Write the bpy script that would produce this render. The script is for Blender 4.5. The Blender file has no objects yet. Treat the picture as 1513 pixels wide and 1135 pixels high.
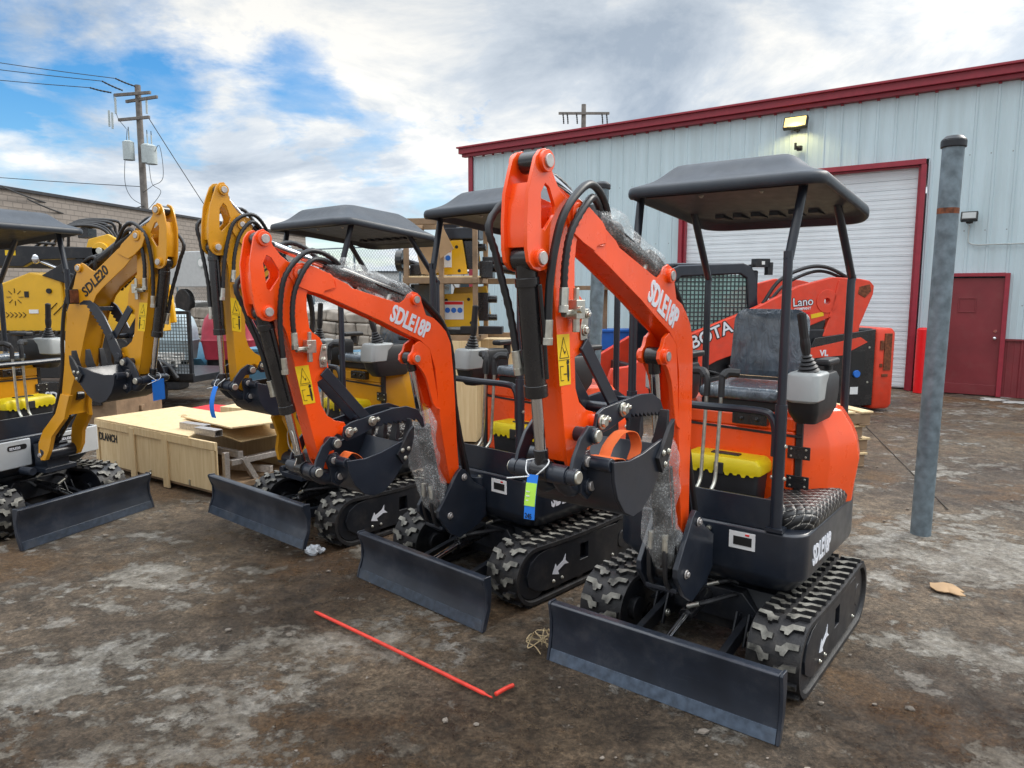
import bpy, bmesh, math, random
from mathutils import Vector, Matrix, noise as mnoise
random.seed(7)
S = bpy.context.scene; COL = S.collection
R = math.radians
# ------------------------------------------------------------------ materials
def _n(nt, t, x=0, **kw):
    n = nt.nodes.new(t)
    for k, v in kw.items(): setattr(n, k, v)
    return n
def mat(name, col, rough=.45, metal=0., var=.12, vs=9., bump=0., bs=60., coat=0., rvar=.12, dust=0., spec=.5):
    m = bpy.data.materials.new(name); m.use_nodes = True; nt = m.node_tree; L = nt.links
    p = nt.nodes['Principled BSDF']; tc = _n(nt, 'ShaderNodeTexCoord')
    no = _n(nt, 'ShaderNodeTexNoise'); no.inputs['Scale'].default_value = vs; no.inputs['Detail'].default_value = 7
    L.new(tc.outputs['Object'], no.inputs['Vector'])
    cr = _n(nt, 'ShaderNodeValToRGB')
    a = [max(0, c*(1-var)) for c in col]; b = [min(1, c*(1+var)) for c in col]
    cr.color_ramp.elements[0].position = .3; cr.color_ramp.elements[1].position = .7
    cr.color_ramp.elements[0].color = (*a, 1); cr.color_ramp.elements[1].color = (*b, 1)
    L.new(no.outputs['Fac'], cr.inputs['Fac']); out = cr.outputs['Color']
    if dust:
        n2 = _n(nt, 'ShaderNodeTexNoise'); n2.inputs['Scale'].default_value = 5; n2.inputs['Detail'].default_value = 12; n2.inputs['Roughness'].default_value = .75
        L.new(tc.outputs['Object'], n2.inputs['Vector'])
        r2 = _n(nt, 'ShaderNodeValToRGB'); r2.color_ramp.elements[0].position = .5; r2.color_ramp.elements[1].position = .8
        r2.color_ramp.elements[1].color = (dust, dust, dust, 1)
        L.new(n2.outputs['Fac'], r2.inputs['Fac'])
        mx = _n(nt, 'ShaderNodeMix', data_type='RGBA'); L.new(r2.outputs['Color'], mx.inputs[0])
        L.new(out, mx.inputs[6]); mx.inputs[7].default_value = (.23, .2, .165, 1); out = mx.outputs[2]
    L.new(out, p.inputs['Base Color'])
    mr = _n(nt, 'ShaderNodeMapRange'); mr.inputs[3].default_value = max(.03, rough-rvar); mr.inputs[4].default_value = min(1, rough+rvar)
    n3 = _n(nt, 'ShaderNodeTexNoise'); n3.inputs['Scale'].default_value = vs*1.7; n3.inputs['Detail'].default_value = 9
    L.new(tc.outputs['Object'], n3.inputs['Vector']); L.new(n3.outputs['Fac'], mr.inputs[0]); L.new(mr.outputs[0], p.inputs['Roughness'])
    p.inputs['Metallic'].default_value = metal; p.inputs['Coat Weight'].default_value = coat; p.inputs['Coat Roughness'].default_value = .12
    p.inputs['Specular IOR Level'].default_value = spec
    if bump:
        nb = _n(nt, 'ShaderNodeTexNoise'); nb.inputs['Scale'].default_value = bs; nb.inputs['Detail'].default_value = 6
        L.new(tc.outputs['Object'], nb.inputs['Vector'])
        bp = _n(nt, 'ShaderNodeBump'); bp.inputs['Strength'].default_value = bump; bp.inputs['Distance'].default_value = .01
        L.new(nb.outputs['Fac'], bp.inputs['Height']); L.new(bp.outputs['Normal'], p.inputs['Normal'])
    return m
M = {}
M['orange'] = mat('orange paint', (.95, .086, .005), .30, var=.05, coat=.5, dust=.04)
M['yellow'] = mat('yellow paint', (.63, .285, .007), .32, var=.05, coat=.3, dust=.06)
M['loadyel'] = mat('loader yellow paint', (.72, .40, .008), .34, var=.05, coat=.3, dust=.06)
M['lidyel'] = mat('lid yellow plastic', (.80, .62, .01), .4, var=.05)
M['grey'] = mat('charcoal paint', (.014, .019, .030), .34, var=.15, coat=.2, dust=.08)
M['greyd'] = mat('dark charcoal steel', (.009, .011, .016), .42, var=.2, dust=.22)
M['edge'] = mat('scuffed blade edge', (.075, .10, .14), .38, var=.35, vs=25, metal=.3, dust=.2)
M['black'] = mat('black gloss paint', (.012, .012, .014), .25, var=.2, coat=.3, dust=.12)
M['plast'] = mat('black plastic', (.022, .022, .024), .5, var=.15, bump=.08, bs=300)
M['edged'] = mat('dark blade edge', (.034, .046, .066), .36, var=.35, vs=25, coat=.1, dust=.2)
M['roof'] = mat('roof plastic', (.021, .028, .039), .42, var=.15, bump=.1, bs=400, dust=.10)
M['rubber'] = mat('track rubber', (.013, .013, .015), .55, var=.3, bump=.25, bs=120, dust=.3)
M['lug'] = mat('worn lug top', (.17, .163, .142), .62, var=.85, vs=16, bump=.3, bs=150)
M['hose'] = mat('hose rubber', (.014, .014, .016), .42, var=.2)
M['chrome'] = mat('chrome rod', (.62, .63, .66), .12, metal=1., var=.05, rvar=.05)
M['zinc'] = mat('zinc steel', (.55, .54, .48), .32, metal=.9, var=.2, vs=40)
M['pinc'] = mat('pin steel', (.50, .47, .45), .4, metal=.7, var=.2, vs=50)
M['pod'] = mat('light grey plastic', (.36, .38, .38), .38, var=.06)
M['panel'] = mat('pale grey panel', (.50, .52, .53), .4, var=.06)
M['white'] = mat('white vinyl', (.72, .74, .80), .45, var=.05)
M['ink'] = mat('black ink', (.012, .012, .012), .5, var=.1)
M['stick'] = mat('yellow sticker', (.80, .52, .01), .4, var=.04)
M['ply'] = mat('plywood', (.58, .42, .24), .6, var=.12, vs=3)
M['oldwood'] = mat('weathered timber', (.24, .16, .095), .7, var=.3, vs=6, bump=.3, bs=40)
M['galv'] = mat('galvanised steel', (.15, .195, .225), .45, metal=.25, var=.35, vs=14, bump=.05)
M['rust'] = mat('rust', (.16, .05, .02), .8, var=.5, vs=30, bump=.4)
M['cladw'] = mat('pale steel cladding', (.53, .66, .715), .42, var=.04, vs=.6, dust=.05)
M['maroon'] = mat('maroon steel trim', (.29, .024, .042), .42, var=.1)
M['mdoor'] = mat('dull red door', (.19, .025, .032), .45, var=.15, vs=2, dust=.12)
M['slat'] = mat('white door panel', (.70, .765, .81), .42, var=.05, vs=2, dust=.08)
M['redp'] = mat('red plastic sleeve', (.75, .008, .012), .38, var=.06)
M['kred'] = mat('loader orange red', (.72, .055, .022), .4, var=.08, dust=.2)
M['blue'] = mat('blue plastic', (.02, .16, .62), .45, var=.08)
M['bluep'] = mat('blue paper tag', (.015, .19, .72), .55, var=.06)
M['green'] = mat('lime paper', (.45, .78, .08), .6, var=.05)
M['paper'] = mat('white paper', (.75, .76, .76), .6, var=.05)
M['strap'] = mat('orange webbing', (.85, .16, .03), .6, var=.1, bump=.3, bs=500)
M['card'] = mat('cardboard', (.36, .23, .12), .75, var=.15, vs=8)
M['polew'] = mat('grey timber pole', (.17, .15, .135), .8, var=.3, vs=4, bump=.4)
M['wire'] = mat('cable black', (.03, .032, .035), .6)
M['tank'] = mat('transformer grey', (.42, .47, .47), .45, var=.08)
M['teal'] = mat('blue grey steel', (.05, .17, .27), .45, var=.15, dust=.2)
M['ice'] = mat('ice', (.72, .76, .80), .25, var=.15, bump=.5, bs=20)
M['snow'] = mat('dirty snow', (.40, .39, .37), .85, var=.3, vs=3, bump=.4, bs=8)
M['stone'] = mat('retaining stone', (.30, .265, .225), .85, var=.4, vs=3, bump=.5, bs=12)
M['dkglass'] = mat('dark glass', (.03, .04, .045), .08, var=.1)
M['rdome'] = mat('faded red shell', (.36, .03, .055), .45, var=.15)
M['pdome'] = mat('pale blue shell', (.36, .46, .50), .5, var=.15)
M['straw'] = mat('dry grass', (.42, .32, .18), .8, var=.3)
M['redst'] = mat('red fibreglass', (.68, .045, .025), .45, var=.15, vs=20)
M['pebble'] = mat('gravel stone', (.20, .17, .14), .85, var=.5, vs=1.2)
def glassy(name, tint, amount, rough, scale, bumpd):
    m = bpy.data.materials.new(name); m.use_nodes = True; nt = m.node_tree; L = nt.links
    p = nt.nodes['Principled BSDF']; out = nt.nodes['Material Output']; tc = _n(nt, 'ShaderNodeTexCoord')
    vo = _n(nt, 'ShaderNodeTexVoronoi'); vo.inputs['Scale'].default_value = scale
    L.new(tc.outputs['Object'], vo.inputs['Vector'])
    no = _n(nt, 'ShaderNodeTexNoise'); no.inputs['Scale'].default_value = 14; no.inputs['Detail'].default_value = 6
    L.new(tc.outputs['Object'], no.inputs['Vector'])
    p.inputs['Base Color'].default_value = (*tint, 1); p.inputs['Roughness'].default_value = rough
    b = _n(nt, 'ShaderNodeBump'); b.inputs['Strength'].default_value = .35; b.inputs['Distance'].default_value = bumpd
    ad = _n(nt, 'ShaderNodeMath', operation='ADD'); L.new(vo.outputs['Distance'], ad.inputs[0]); L.new(no.outputs['Fac'], ad.inputs[1])
    L.new(ad.outputs[0], b.inputs['Height']); L.new(b.outputs['Normal'], p.inputs['Normal'])
    t = _n(nt, 'ShaderNodeBsdfTransparent'); mx = _n(nt, 'ShaderNodeMixShader')
    mr = _n(nt, 'ShaderNodeMapRange'); mr.inputs[1].default_value = .15; mr.inputs[2].default_value = .75; mr.inputs[3].default_value = max(0, amount-.2); mr.inputs[4].default_value = min(1, amount+.25)
    L.new(no.outputs['Fac'], mr.inputs[0])
    mu = _n(nt, 'ShaderNodeMath', operation='MULTIPLY'); mr2 = _n(nt, 'ShaderNodeMapRange'); mr2.inputs[1].default_value = 0; mr2.inputs[2].default_value = .55; mr2.inputs[3].default_value = 1.25; mr2.inputs[4].default_value = .45
    L.new(vo.outputs['Distance'], mr2.inputs[0]); L.new(mr.outputs[0], mu.inputs[0]); L.new(mr2.outputs[0], mu.inputs[1]); mu.use_clamp = True
    L.new(mu.outputs[0], mx.inputs[0]); L.new(t.outputs[0], mx.inputs[1]); L.new(p.outputs[0], mx.inputs[2]); L.new(mx.outputs[0], out.inputs['Surface'])
    return m
M['bubble'] = glassy('bubble wrap', (.92, .94, .94), .24, .14, 100, .004)
def mesh_screen(name, col, pitch, fill):
    m = bpy.data.materials.new(name); m.use_nodes = True; nt = m.node_tree; L = nt.links
    p = nt.nodes['Principled BSDF']; out = nt.nodes['Material Output']; tc = _n(nt, 'ShaderNodeTexCoord')
    sp = _n(nt, 'ShaderNodeSeparateXYZ'); L.new(tc.outputs['Object'], sp.inputs[0]); res = []
    for k in ('X', 'Z'):
        d = _n(nt, 'ShaderNodeMath', operation='DIVIDE'); d.inputs[1].default_value = pitch; L.new(sp.outputs[k], d.inputs[0])
        f = _n(nt, 'ShaderNodeMath', operation='FRACT'); L.new(d.outputs[0], f.inputs[0])
        g = _n(nt, 'ShaderNodeMath', operation='LESS_THAN'); g.inputs[1].default_value = fill; L.new(f.outputs[0], g.inputs[0]); res.append(g)
    mxm = _n(nt, 'ShaderNodeMath', operation='MAXIMUM'); L.new(res[0].outputs[0], mxm.inputs[0]); L.new(res[1].outputs[0], mxm.inputs[1])
    p.inputs['Base Color'].default_value = (*col, 1); p.inputs['Roughness'].default_value = .5
    t = _n(nt, 'ShaderNodeBsdfTransparent'); mx = _n(nt, 'ShaderNodeMixShader'); L.new(mxm.outputs[0], mx.inputs[0])
    L.new(t.outputs[0], mx.inputs[1]); L.new(p.outputs[0], mx.inputs[2]); L.new(mx.outputs[0], out.inputs['Surface']); return m
M['screen'] = mesh_screen('steel mesh screen', (.03, .04, .045), .062, .3)
M['screenf'] = mesh_screen('fine wire mesh', (.10, .12, .13), .05, .22)
def tint():
    m = bpy.data.materials.new('tinted cab glass'); m.use_nodes = True; nt = m.node_tree; p = nt.nodes['Principled BSDF']; p.inputs['Base Color'].default_value = (.55, .82, .78, 1); p.inputs['Roughness'].default_value = .05
    t = _n(nt, 'ShaderNodeBsdfTransparent'); t.inputs[0].default_value = (.75, .92, .88, 1); mx = _n(nt, 'ShaderNodeMixShader'); mx.inputs[0].default_value = .6
    nt.links.new(t.outputs[0], mx.inputs[1]); nt.links.new(p.outputs[0], mx.inputs[2]); nt.links.new(mx.outputs[0], nt.nodes['Material Output'].inputs['Surface']); return m
M['tint'] = tint()
def film():
    m = mat('vinyl under clear film', (.10, .125, .155), .15, var=.3, vs=12, rvar=.09)
    nt = m.node_tree; L = nt.links; p = nt.nodes['Principled BSDF']; tc = _n(nt, 'ShaderNodeTexCoord')
    mp = _n(nt, 'ShaderNodeMapping'); mp.inputs['Scale'].default_value = (1, 1.6, .6); L.new(tc.outputs['Object'], mp.inputs[0])
    nb = _n(nt, 'ShaderNodeTexNoise'); nb.inputs['Scale'].default_value = 11; nb.inputs['Detail'].default_value = 5; nb.inputs['Distortion'].default_value = 2.5
    L.new(mp.outputs[0], nb.inputs['Vector'])
    bp = _n(nt, 'ShaderNodeBump'); bp.inputs['Strength'].default_value = .75; bp.inputs['Distance'].default_value = .03
    L.new(nb.outputs['Fac'], bp.inputs['Height']); L.new(bp.outputs[0], p.inputs['Normal']); p.inputs['Coat Weight'].default_value = .8
    return m
M['film'] = film()
def quilt():
    m = mat('quilted black vinyl', (.014, .014, .015), .4, var=.2, vs=30)
    nt = m.node_tree; L = nt.links; p = nt.nodes['Principled BSDF']; tc = _n(nt, 'ShaderNodeTexCoord')
    sp = _n(nt, 'ShaderNodeSeparateXYZ'); L.new(tc.outputs['Object'], sp.inputs[0]); fr = []
    def ma(op, a, b=None):
        n = _n(nt, 'ShaderNodeMath', operation=op)
        for i, v in enumerate((a, b)):
            if v is None: continue
            if isinstance(v, (int, float)): n.inputs[i].default_value = v
            else: L.new(v, n.inputs[i])
        return n.outputs[0]
    yz = ma('SUBTRACT', sp.outputs['Y'], sp.outputs['Z'])
    for op in ('ADD', 'SUBTRACT'):
        f = ma('FRACT', ma('DIVIDE', ma(op, sp.outputs['X'], yz), .060)); fr.append(ma('ABSOLUTE', ma('SUBTRACT', f, .5)))
    d = ma('MAXIMUM', fr[0], fr[1]); line = ma('GREATER_THAN', d, .462)
    dots = ma('GREATER_THAN', ma('ADD', fr[0], fr[1]), .90)
    dash = ma('GREATER_THAN', ma('FRACT', ma('MULTIPLY', sp.outputs['X'], 130)), .35)
    fac = ma('MAXIMUM', ma('MULTIPLY', line, ma('MULTIPLY', dash, .5)), dots)
    cr = p.inputs['Base Color'].links[0].from_socket
    mx = _n(nt, 'ShaderNodeMix', data_type='RGBA'); L.new(fac, mx.inputs[0]); L.new(cr, mx.inputs[6]); mx.inputs[7].default_value = (.5, .47, .42, 1); L.new(mx.outputs[2], p.inputs['Base Color'])
    b = _n(nt, 'ShaderNodeBump'); b.invert = True; b.inputs['Strength'].default_value = .45; b.inputs['Distance'].default_value = .012
    L.new(ma('POWER', ma('MULTIPLY', d, 2), 3.), b.inputs['Height']); L.new(b.outputs[0], p.inputs['Normal']); return m
M['quilt'] = quilt()
def bricks():
    m = bpy.data.materials.new('grey brown block'); m.use_nodes = True; nt = m.node_tree; L = nt.links
    p = nt.nodes['Principled BSDF']; tc = _n(nt, 'ShaderNodeTexCoord'); mp = _n(nt, 'ShaderNodeMapping'); mp.inputs['Rotation'].default_value = (R(90), 0, 0)
    br = _n(nt, 'ShaderNodeTexBrick'); br.inputs['Scale'].default_value = 1; br.inputs['Brick Width'].default_value = .42; br.inputs['Row Height'].default_value = .21; br.inputs['Mortar Size'].default_value = .014
    br.inputs['Color1'].default_value = (.235, .205, .18, 1); br.inputs['Color2'].default_value = (.27, .235, .205, 1); br.inputs['Mortar'].default_value = (.18, .158, .14, 1)
    L.new(tc.outputs['Object'], mp.inputs[0]); L.new(mp.outputs[0], br.inputs['Vector']); L.new(br.outputs['Color'], p.inputs['Base Color'])
    b = _n(nt, 'ShaderNodeBump'); b.inputs['Distance'].default_value = .05; b.invert = True; L.new(br.outputs['Fac'], b.inputs['Height']); L.new(b.outputs[0], p.inputs['Normal'])
    p.inputs['Roughness'].default_value = .85; return m
M['brick'] = bricks()
def plygrain():
    m = M['ply']; nt = m.node_tree; L = nt.links; p = nt.nodes['Principled BSDF']; tc = _n(nt, 'ShaderNodeTexCoord')
    mp = _n(nt, 'ShaderNodeMapping'); mp.inputs['Scale'].default_value = (9, 9, .8); L.new(tc.outputs['Object'], mp.inputs[0])
    w = _n(nt, 'ShaderNodeTexNoise'); w.inputs['Scale'].default_value = 2.2; w.inputs['Detail'].default_value = 8; w.inputs['Distortion'].default_value = 1.5; L.new(mp.outputs[0], w.inputs['Vector'])
    cr = _n(nt, 'ShaderNodeValToRGB'); cr.color_ramp.elements[0].position = .25; cr.color_ramp.elements[1].position = .75
    cr.color_ramp.elements[0].color = (.60, .43, .22, 1); cr.color_ramp.elements[1].color = (.76, .60, .36, 1); L.new(w.outputs['Fac'], cr.inputs[0]); L.new(cr.outputs[0], p.inputs['Base Color'])
plygrain()
def screws():
    m = M['cladw']; nt = m.node_tree; L = nt.links; p = nt.nodes['Principled BSDF']; tc = _n(nt, 'ShaderNodeTexCoord'); sp = _n(nt, 'ShaderNodeSeparateXYZ'); L.new(tc.outputs['Object'], sp.inputs[0])
    def ma(op, a, b=None):
        n = _n(nt, 'ShaderNodeMath', operation=op)
        for i, v in enumerate((a, b)):
            if v is None: continue
            if isinstance(v, (int, float)): n.inputs[i].default_value = v
            else: L.new(v, n.inputs[i])
        return n.outputs[0]
    def cell(o, pitch, off): return ma('MULTIPLY', ma('SUBTRACT', ma('FRACT', ma('DIVIDE', ma('ADD', o, off), pitch)), .5), pitch)
    dx = cell(sp.outputs['X'], .305, .10); dz = cell(sp.outputs['Z'], 1.27, .35); d = ma('SQRT', ma('ADD', ma('MULTIPLY', dx, dx), ma('MULTIPLY', dz, dz)))
    dot = ma('LESS_THAN', d, .011); mp = _n(nt, 'ShaderNodeMapping'); mp.inputs['Scale'].default_value = (5, 5, .35); L.new(tc.outputs['Object'], mp.inputs[0])
    st = _n(nt, 'ShaderNodeTexNoise'); st.inputs['Scale'].default_value = 1.3; st.inputs['Detail'].default_value = 7; L.new(mp.outputs[0], st.inputs['Vector'])
    cr = _n(nt, 'ShaderNodeValToRGB'); cr.color_ramp.elements[0].position = .3; cr.color_ramp.elements[1].position = .6; cr.color_ramp.elements[0].color = (.86, .86, .85, 1); cr.color_ramp.elements[1].color = (1, 1, 1, 1); L.new(st.outputs['Fac'], cr.inputs[0])
    src = p.inputs['Base Color'].links[0].from_socket; m1 = _n(nt, 'ShaderNodeMix', data_type='RGBA', blend_type='MULTIPLY'); m1.inputs[0].default_value = 1.; L.new(src, m1.inputs[6]); L.new(cr.outputs[0], m1.inputs[7])
    m2 = _n(nt, 'ShaderNodeMix', data_type='RGBA'); L.new(ma('MULTIPLY', dot, .7), m2.inputs[0]); L.new(m1.outputs[2], m2.inputs[6]); m2.inputs[7].default_value = (.12, .12, .12, 1); L.new(m2.outputs[2], p.inputs['Base Color'])
screws()
def bladepaint():
    m = mat('scraped charcoal blade paint', (.018, .024, .037), .34, var=.3, vs=5, coat=.15, dust=.18); nt = m.node_tree; L = nt.links; p = nt.nodes['Principled BSDF']; tc = _n(nt, 'ShaderNodeTexCoord')
    mp = _n(nt, 'ShaderNodeMapping'); mp.inputs['Scale'].default_value = (9, 1.2, 34); mp.inputs['Rotation'].default_value = (.10, 0, 0); L.new(tc.outputs['Object'], mp.inputs[0])
    n = _n(nt, 'ShaderNodeTexNoise'); n.inputs['Scale'].default_value = 3.; n.inputs['Detail'].default_value = 12; n.inputs['Roughness'].default_value = .8; L.new(mp.outputs[0], n.inputs['Vector'])
    cr = _n(nt, 'ShaderNodeValToRGB'); cr.color_ramp.elements[0].position = .60; cr.color_ramp.elements[1].position = .70; cr.color_ramp.elements[0].color = (0, 0, 0, 1); cr.color_ramp.elements[1].color = (.55, .55, .55, 1); L.new(n.outputs['Fac'], cr.inputs[0])
    src = p.inputs['Base Color'].links[0].from_socket; mx = _n(nt, 'ShaderNodeMix', data_type='RGBA'); L.new(cr.outputs[0], mx.inputs[0]); L.new(src, mx.inputs[6]); mx.inputs[7].default_value = (.10, .12, .15, 1); L.new(mx.outputs[2], p.inputs['Base Color']); return m
M['blade'] = bladepaint()
def emis(name, col, st):
    m = bpy.data.materials.new(name); m.use_nodes = True; p = m.node_tree.nodes['Principled BSDF']
    p.inputs['Base Color'].default_value = (*col, 1); p.inputs['Emission Color'].default_value = (*col, 1); p.inputs['Emission Strength'].default_value = st; return m
M['lamp'] = emis('lit lamp lens', (1, .74, .20), 1.25)
# ------------------------------------------------------------------ mesh builder
def v2(p): return Vector((p[0], p[1]))
def inset(poly, d):
    n = len(poly); out = []
    A = sum(poly[i][0]*poly[(i+1) % n][1]-poly[(i+1) % n][0]*poly[i][1] for i in range(n)); sg = 1 if A > 0 else -1
    for i in range(n):
        a, b, c = v2(poly[i-1]), v2(poly[i]), v2(poly[(i+1) % n])
        e1 = (b-a).normalized(); e2 = (c-b).normalized()
        n1 = Vector((-e1.y, e1.x))*sg; n2 = Vector((-e2.y, e2.x))*sg; k = n1+n2
        k = k/max(.35, k.length_squared)*2 if k.length > 1e-6 else n1
        out.append((b.x+k.x*d, b.y+k.y*d))
    return out
def smooth_path(pts, k=6):
    P = [Vector(p) for p in pts]
    if len(P) < 3 or k < 2: return P
    out = []
    for i in range(len(P)-1):
        p0 = P[i-1] if i else P[0]*2-P[1]; p1, p2 = P[i], P[i+1]; p3 = P[i+2] if i+2 < len(P) else P[-1]*2-P[-2]
        for j in range(k):
            t = j/k
            out.append(.5*((2*p1)+(p2-p0)*t+(2*p0-5*p1+4*p2-p3)*t*t+(3*p1-p0-3*p2+p3)*t**3))
    out.append(P[-1]); return out
class B:
    def __init__(s): s.bm = bmesh.new()
    def face(s, vs, mi=0):
        try: f = s.bm.faces.new(vs); f.material_index = mi; return f
        except ValueError: return None
    def box(s, c, size, rot=None, mi=0):
        h = [x/2 for x in size]; q = [s.bm.verts.new(0*Vector()) for _ in range(8)]; i = 0
        Mx = rot if rot is not None else Matrix.Identity(3)
        for x in (-1, 1):
            for y in (-1, 1):
                for z in (-1, 1):
                    q[i].co = Mx @ Vector((x*h[0], y*h[1], z*h[2])) + Vector(c); i += 1
        for f in ((0, 1, 3, 2), (4, 6, 7, 5), (0, 4, 5, 1), (2, 3, 7, 6), (0, 2, 6, 4), (1, 5, 7, 3)): s.face([q[k] for k in f], mi)
        return s
    def beam(s, p0, p1, w, h, up=(0, 0, 1), mi=0):
        p0, p1 = Vector(p0), Vector(p1); d = p1-p0; x = d.normalized(); y = Vector(up).cross(x)
        if y.length < 1e-4: y = Vector((0, 1, 0))
        y.normalize(); z = x.cross(y)
        return s.box((p0+p1)/2, (d.length, w, h), Matrix((x, y, z)).transposed(), mi)
    def prism(s, poly, a, b, axis='y', mi=0, holes=()):
        def P(p, t):
            return {'y': (p[0], t, p[1]), 'x': (t, p[0], p[1]), 'z': (p[0], p[1], t)}[axis]
        if not holes:
            l0 = [s.bm.verts.new(P(p, a)) for p in poly]; l1 = [s.bm.verts.new(P(p, b)) for p in poly]; n = len(poly)
            s.face(l0[::-1], mi); s.face(l1, mi)
            for i in range(n): s.face([l0[i], l0[(i+1) % n], l1[(i+1) % n], l1[i]], mi)
            return s
        loops = [poly]+list(holes); sides = []
        for t in (a, b):
            es = []; ls = []
            for lp in loops:
                vs = [s.bm.verts.new(P(p, t)) for p in lp]; ls.append(vs)
                es += [s.bm.edges.new((vs[i], vs[(i+1) % len(vs)])) for i in range(len(vs))]
            r = bmesh.ops.triangle_fill(s.bm, edges=es, use_beauty=True)
            for f in r['geom']:
                if isinstance(f, bmesh.types.BMFace): f.material_index = mi
            sides.append(ls)
        for l0, l1 in zip(*sides):
            n = len(l0)
            for i in range(n): s.face([l0[i], l0[(i+1) % n], l1[(i+1) % n], l1[i]], mi)
        return s
    def ring(s, c, x, y, r, n):
        return [s.bm.verts.new(c+x*math.cos(2*math.pi*i/n)*r+y*math.sin(2*math.pi*i/n)*r) for i in range(n)]
    def bridge(s, a, b, mi=0):
        n = len(a)
        for i in range(n): s.face([a[i], a[(i+1) % n], b[(i+1) % n], b[i]], mi)
    def cyl(s, p0, p1, r, r2=None, n=16, mi=0, caps=True):
        p0, p1 = Vector(p0), Vector(p1); d = (p1-p0).normalized(); x = d.orthogonal().normalized(); y = d.cross(x)
        a = s.ring(p0, x, y, r, n); b = s.ring(p1, x, y, r if r2 is None else r2, n); s.bridge(a, b, mi)
        if caps: s.face(a[::-1], mi); s.face(b, mi)
        return s
    def tube(s, pts, r, n=8, mi=0, k=6, ribs=0):
        P = smooth_path(pts, k)
        x = None; prev = None
        for i, p in enumerate(P):
            d = (P[min(i+1, len(P)-1)]-P[max(i-1, 0)])
            d = d.normalized() if d.length > 1e-9 else Vector((0, 0, 1))
            x = d.orthogonal().normalized() if x is None else (x-d*x.dot(d)).normalized()
            y = d.cross(x); rr = r(i/(len(P)-1)) if callable(r) else r
            if ribs and i % 2: rr *= 1-ribs
            q = s.ring(p, x, y, rr, n)
            if prev: s.bridge(prev, q, mi)
            else: s.face(q[::-1], mi)
            prev = q
        s.face(prev, mi); return s
    def loft(s, loops, mi=0, caps=True):
        Ls = [[s.bm.verts.new(p) for p in l] for l in loops]
        for a, b in zip(Ls, Ls[1:]): s.bridge(a, b, mi)
        if caps: s.face(Ls[0][::-1], mi); s.face(Ls[-1], mi)
        return s
    def ball(s, c, r, sc=(1, 1, 1), sub=2, mi=0, jit=0.):
        o = bmesh.ops.create_icosphere(s.bm, subdivisions=sub, radius=r)
        for v in o['verts']:
            k = 1+jit*mnoise.noise(v.co*(3/r*.6)+Vector(c)*7); v.co = Vector((v.co.x*sc[0]*k, v.co.y*sc[1]*k, v.co.z*sc[2]*k))+Vector(c)
            for f in v.link_faces: f.material_index = mi
        return s
    def bolt(s, p, ax, r=.012, h=.008, mi=0):
        a = Vector(ax); s.cyl(p, Vector(p)+a*h, r*1.35, n=12, mi=mi); s.cyl(Vector(p)+a*h, Vector(p)+a*h*2.2, r, r*.85, n=6, mi=mi); return s
    def done(s, name, mats, parent=None, bevel=.004, ang=32, seg=2, loc=None, rotz=0):
        bm = s.bm; bmesh.ops.recalc_face_normals(bm, faces=bm.faces[:])
        for f in bm.faces: f.smooth = True
        for e in bm.edges:
            if len(e.link_faces) != 2 or e.calc_face_angle(0) > R(ang): e.smooth = False
        me = bpy.data.meshes.new(name); bm.to_mesh(me); bm.free()
        for m in (mats if isinstance(mats, (list, tuple)) else [mats]): me.materials.append(M[m] if isinstance(m, str) else m)
        o = bpy.data.objects.new(name, me); COL.objects.link(o)
        if parent: o.parent = parent
        if loc: o.location = loc
        o.rotation_euler.z = rotz
        if bevel:
            b = o.modifiers.new('bevel', 'BEVEL'); b.width = bevel; b.segments = seg; b.limit_method = 'ANGLE'; b.angle_limit = R(ang); b.harden_normals = True; b.use_clamp_overlap = True
        return o
def tag(o, label, cat, group=None, kind=None):
    if label: o['label'] = label
    if cat: o['category'] = cat
    if group: o['group'] = group
    if kind: o['kind'] = kind
    return o
def thing(name, label, cat, loc=(0, 0, 0), rotz=0., group=None):
    o = bpy.data.objects.new(name, None); o.empty_display_size = .2; COL.objects.link(o); o.location = loc; o.rotation_euler.z = rotz
    return tag(o, label, cat, group)
def text(name, s, origin, right, up, size, m, parent, bold=.0, cond=1., depth=.0015, align='LEFT', outline=None):
    """lettering cut from vinyl: a thin mesh lying on the surface"""
    right = Vector(right).normalized(); up = Vector(up); up = (up-right*up.dot(right)).normalized(); nrm = right.cross(up)
    cu = bpy.data.curves.new(name, 'FONT'); cu.body = s; cu.size = size; cu.extrude = depth; cu.offset = bold*size; cu.align_x = align; cu.resolution_u = 3
    ob = bpy.data.objects.new('tmp', cu); COL.objects.link(ob); dg = bpy.context.evaluated_depsgraph_get(); dg.update()
    me = bpy.data.meshes.new_from_object(ob.evaluated_get(dg)); bpy.data.objects.remove(ob); bpy.data.curves.remove(cu)
    Mx = Matrix((right*cond, up, nrm)).transposed().to_4x4(); Mx.translation = Vector(origin); me.transform(Mx)
    me.materials.clear(); me.materials.append(M[m]); me.name = name
    o = bpy.data.objects.new(name, me); COL.objects.link(o)
    if parent: o.parent = parent
    return o
def sm(t): t = max(0., min(1., t)); return t*t*(3-2*t)
def rrect(x0, x1, y0, y1, r, n=5):
    r = r if isinstance(r, (list, tuple)) else [r]*4; o = []
    for (cx, cy, a, q) in ((x1-r[0], y1-r[0], 0, r[0]), (x0+r[1], y1-r[1], 90, r[1]), (x0+r[2], y0+r[2], 180, r[2]), (x1-r[3], y0+r[3], 270, r[3])):
        for i in range(n+1): t = R(a+90*i/n); o.append((cx+q*math.cos(t), cy+q*math.sin(t)))
    return o
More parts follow.
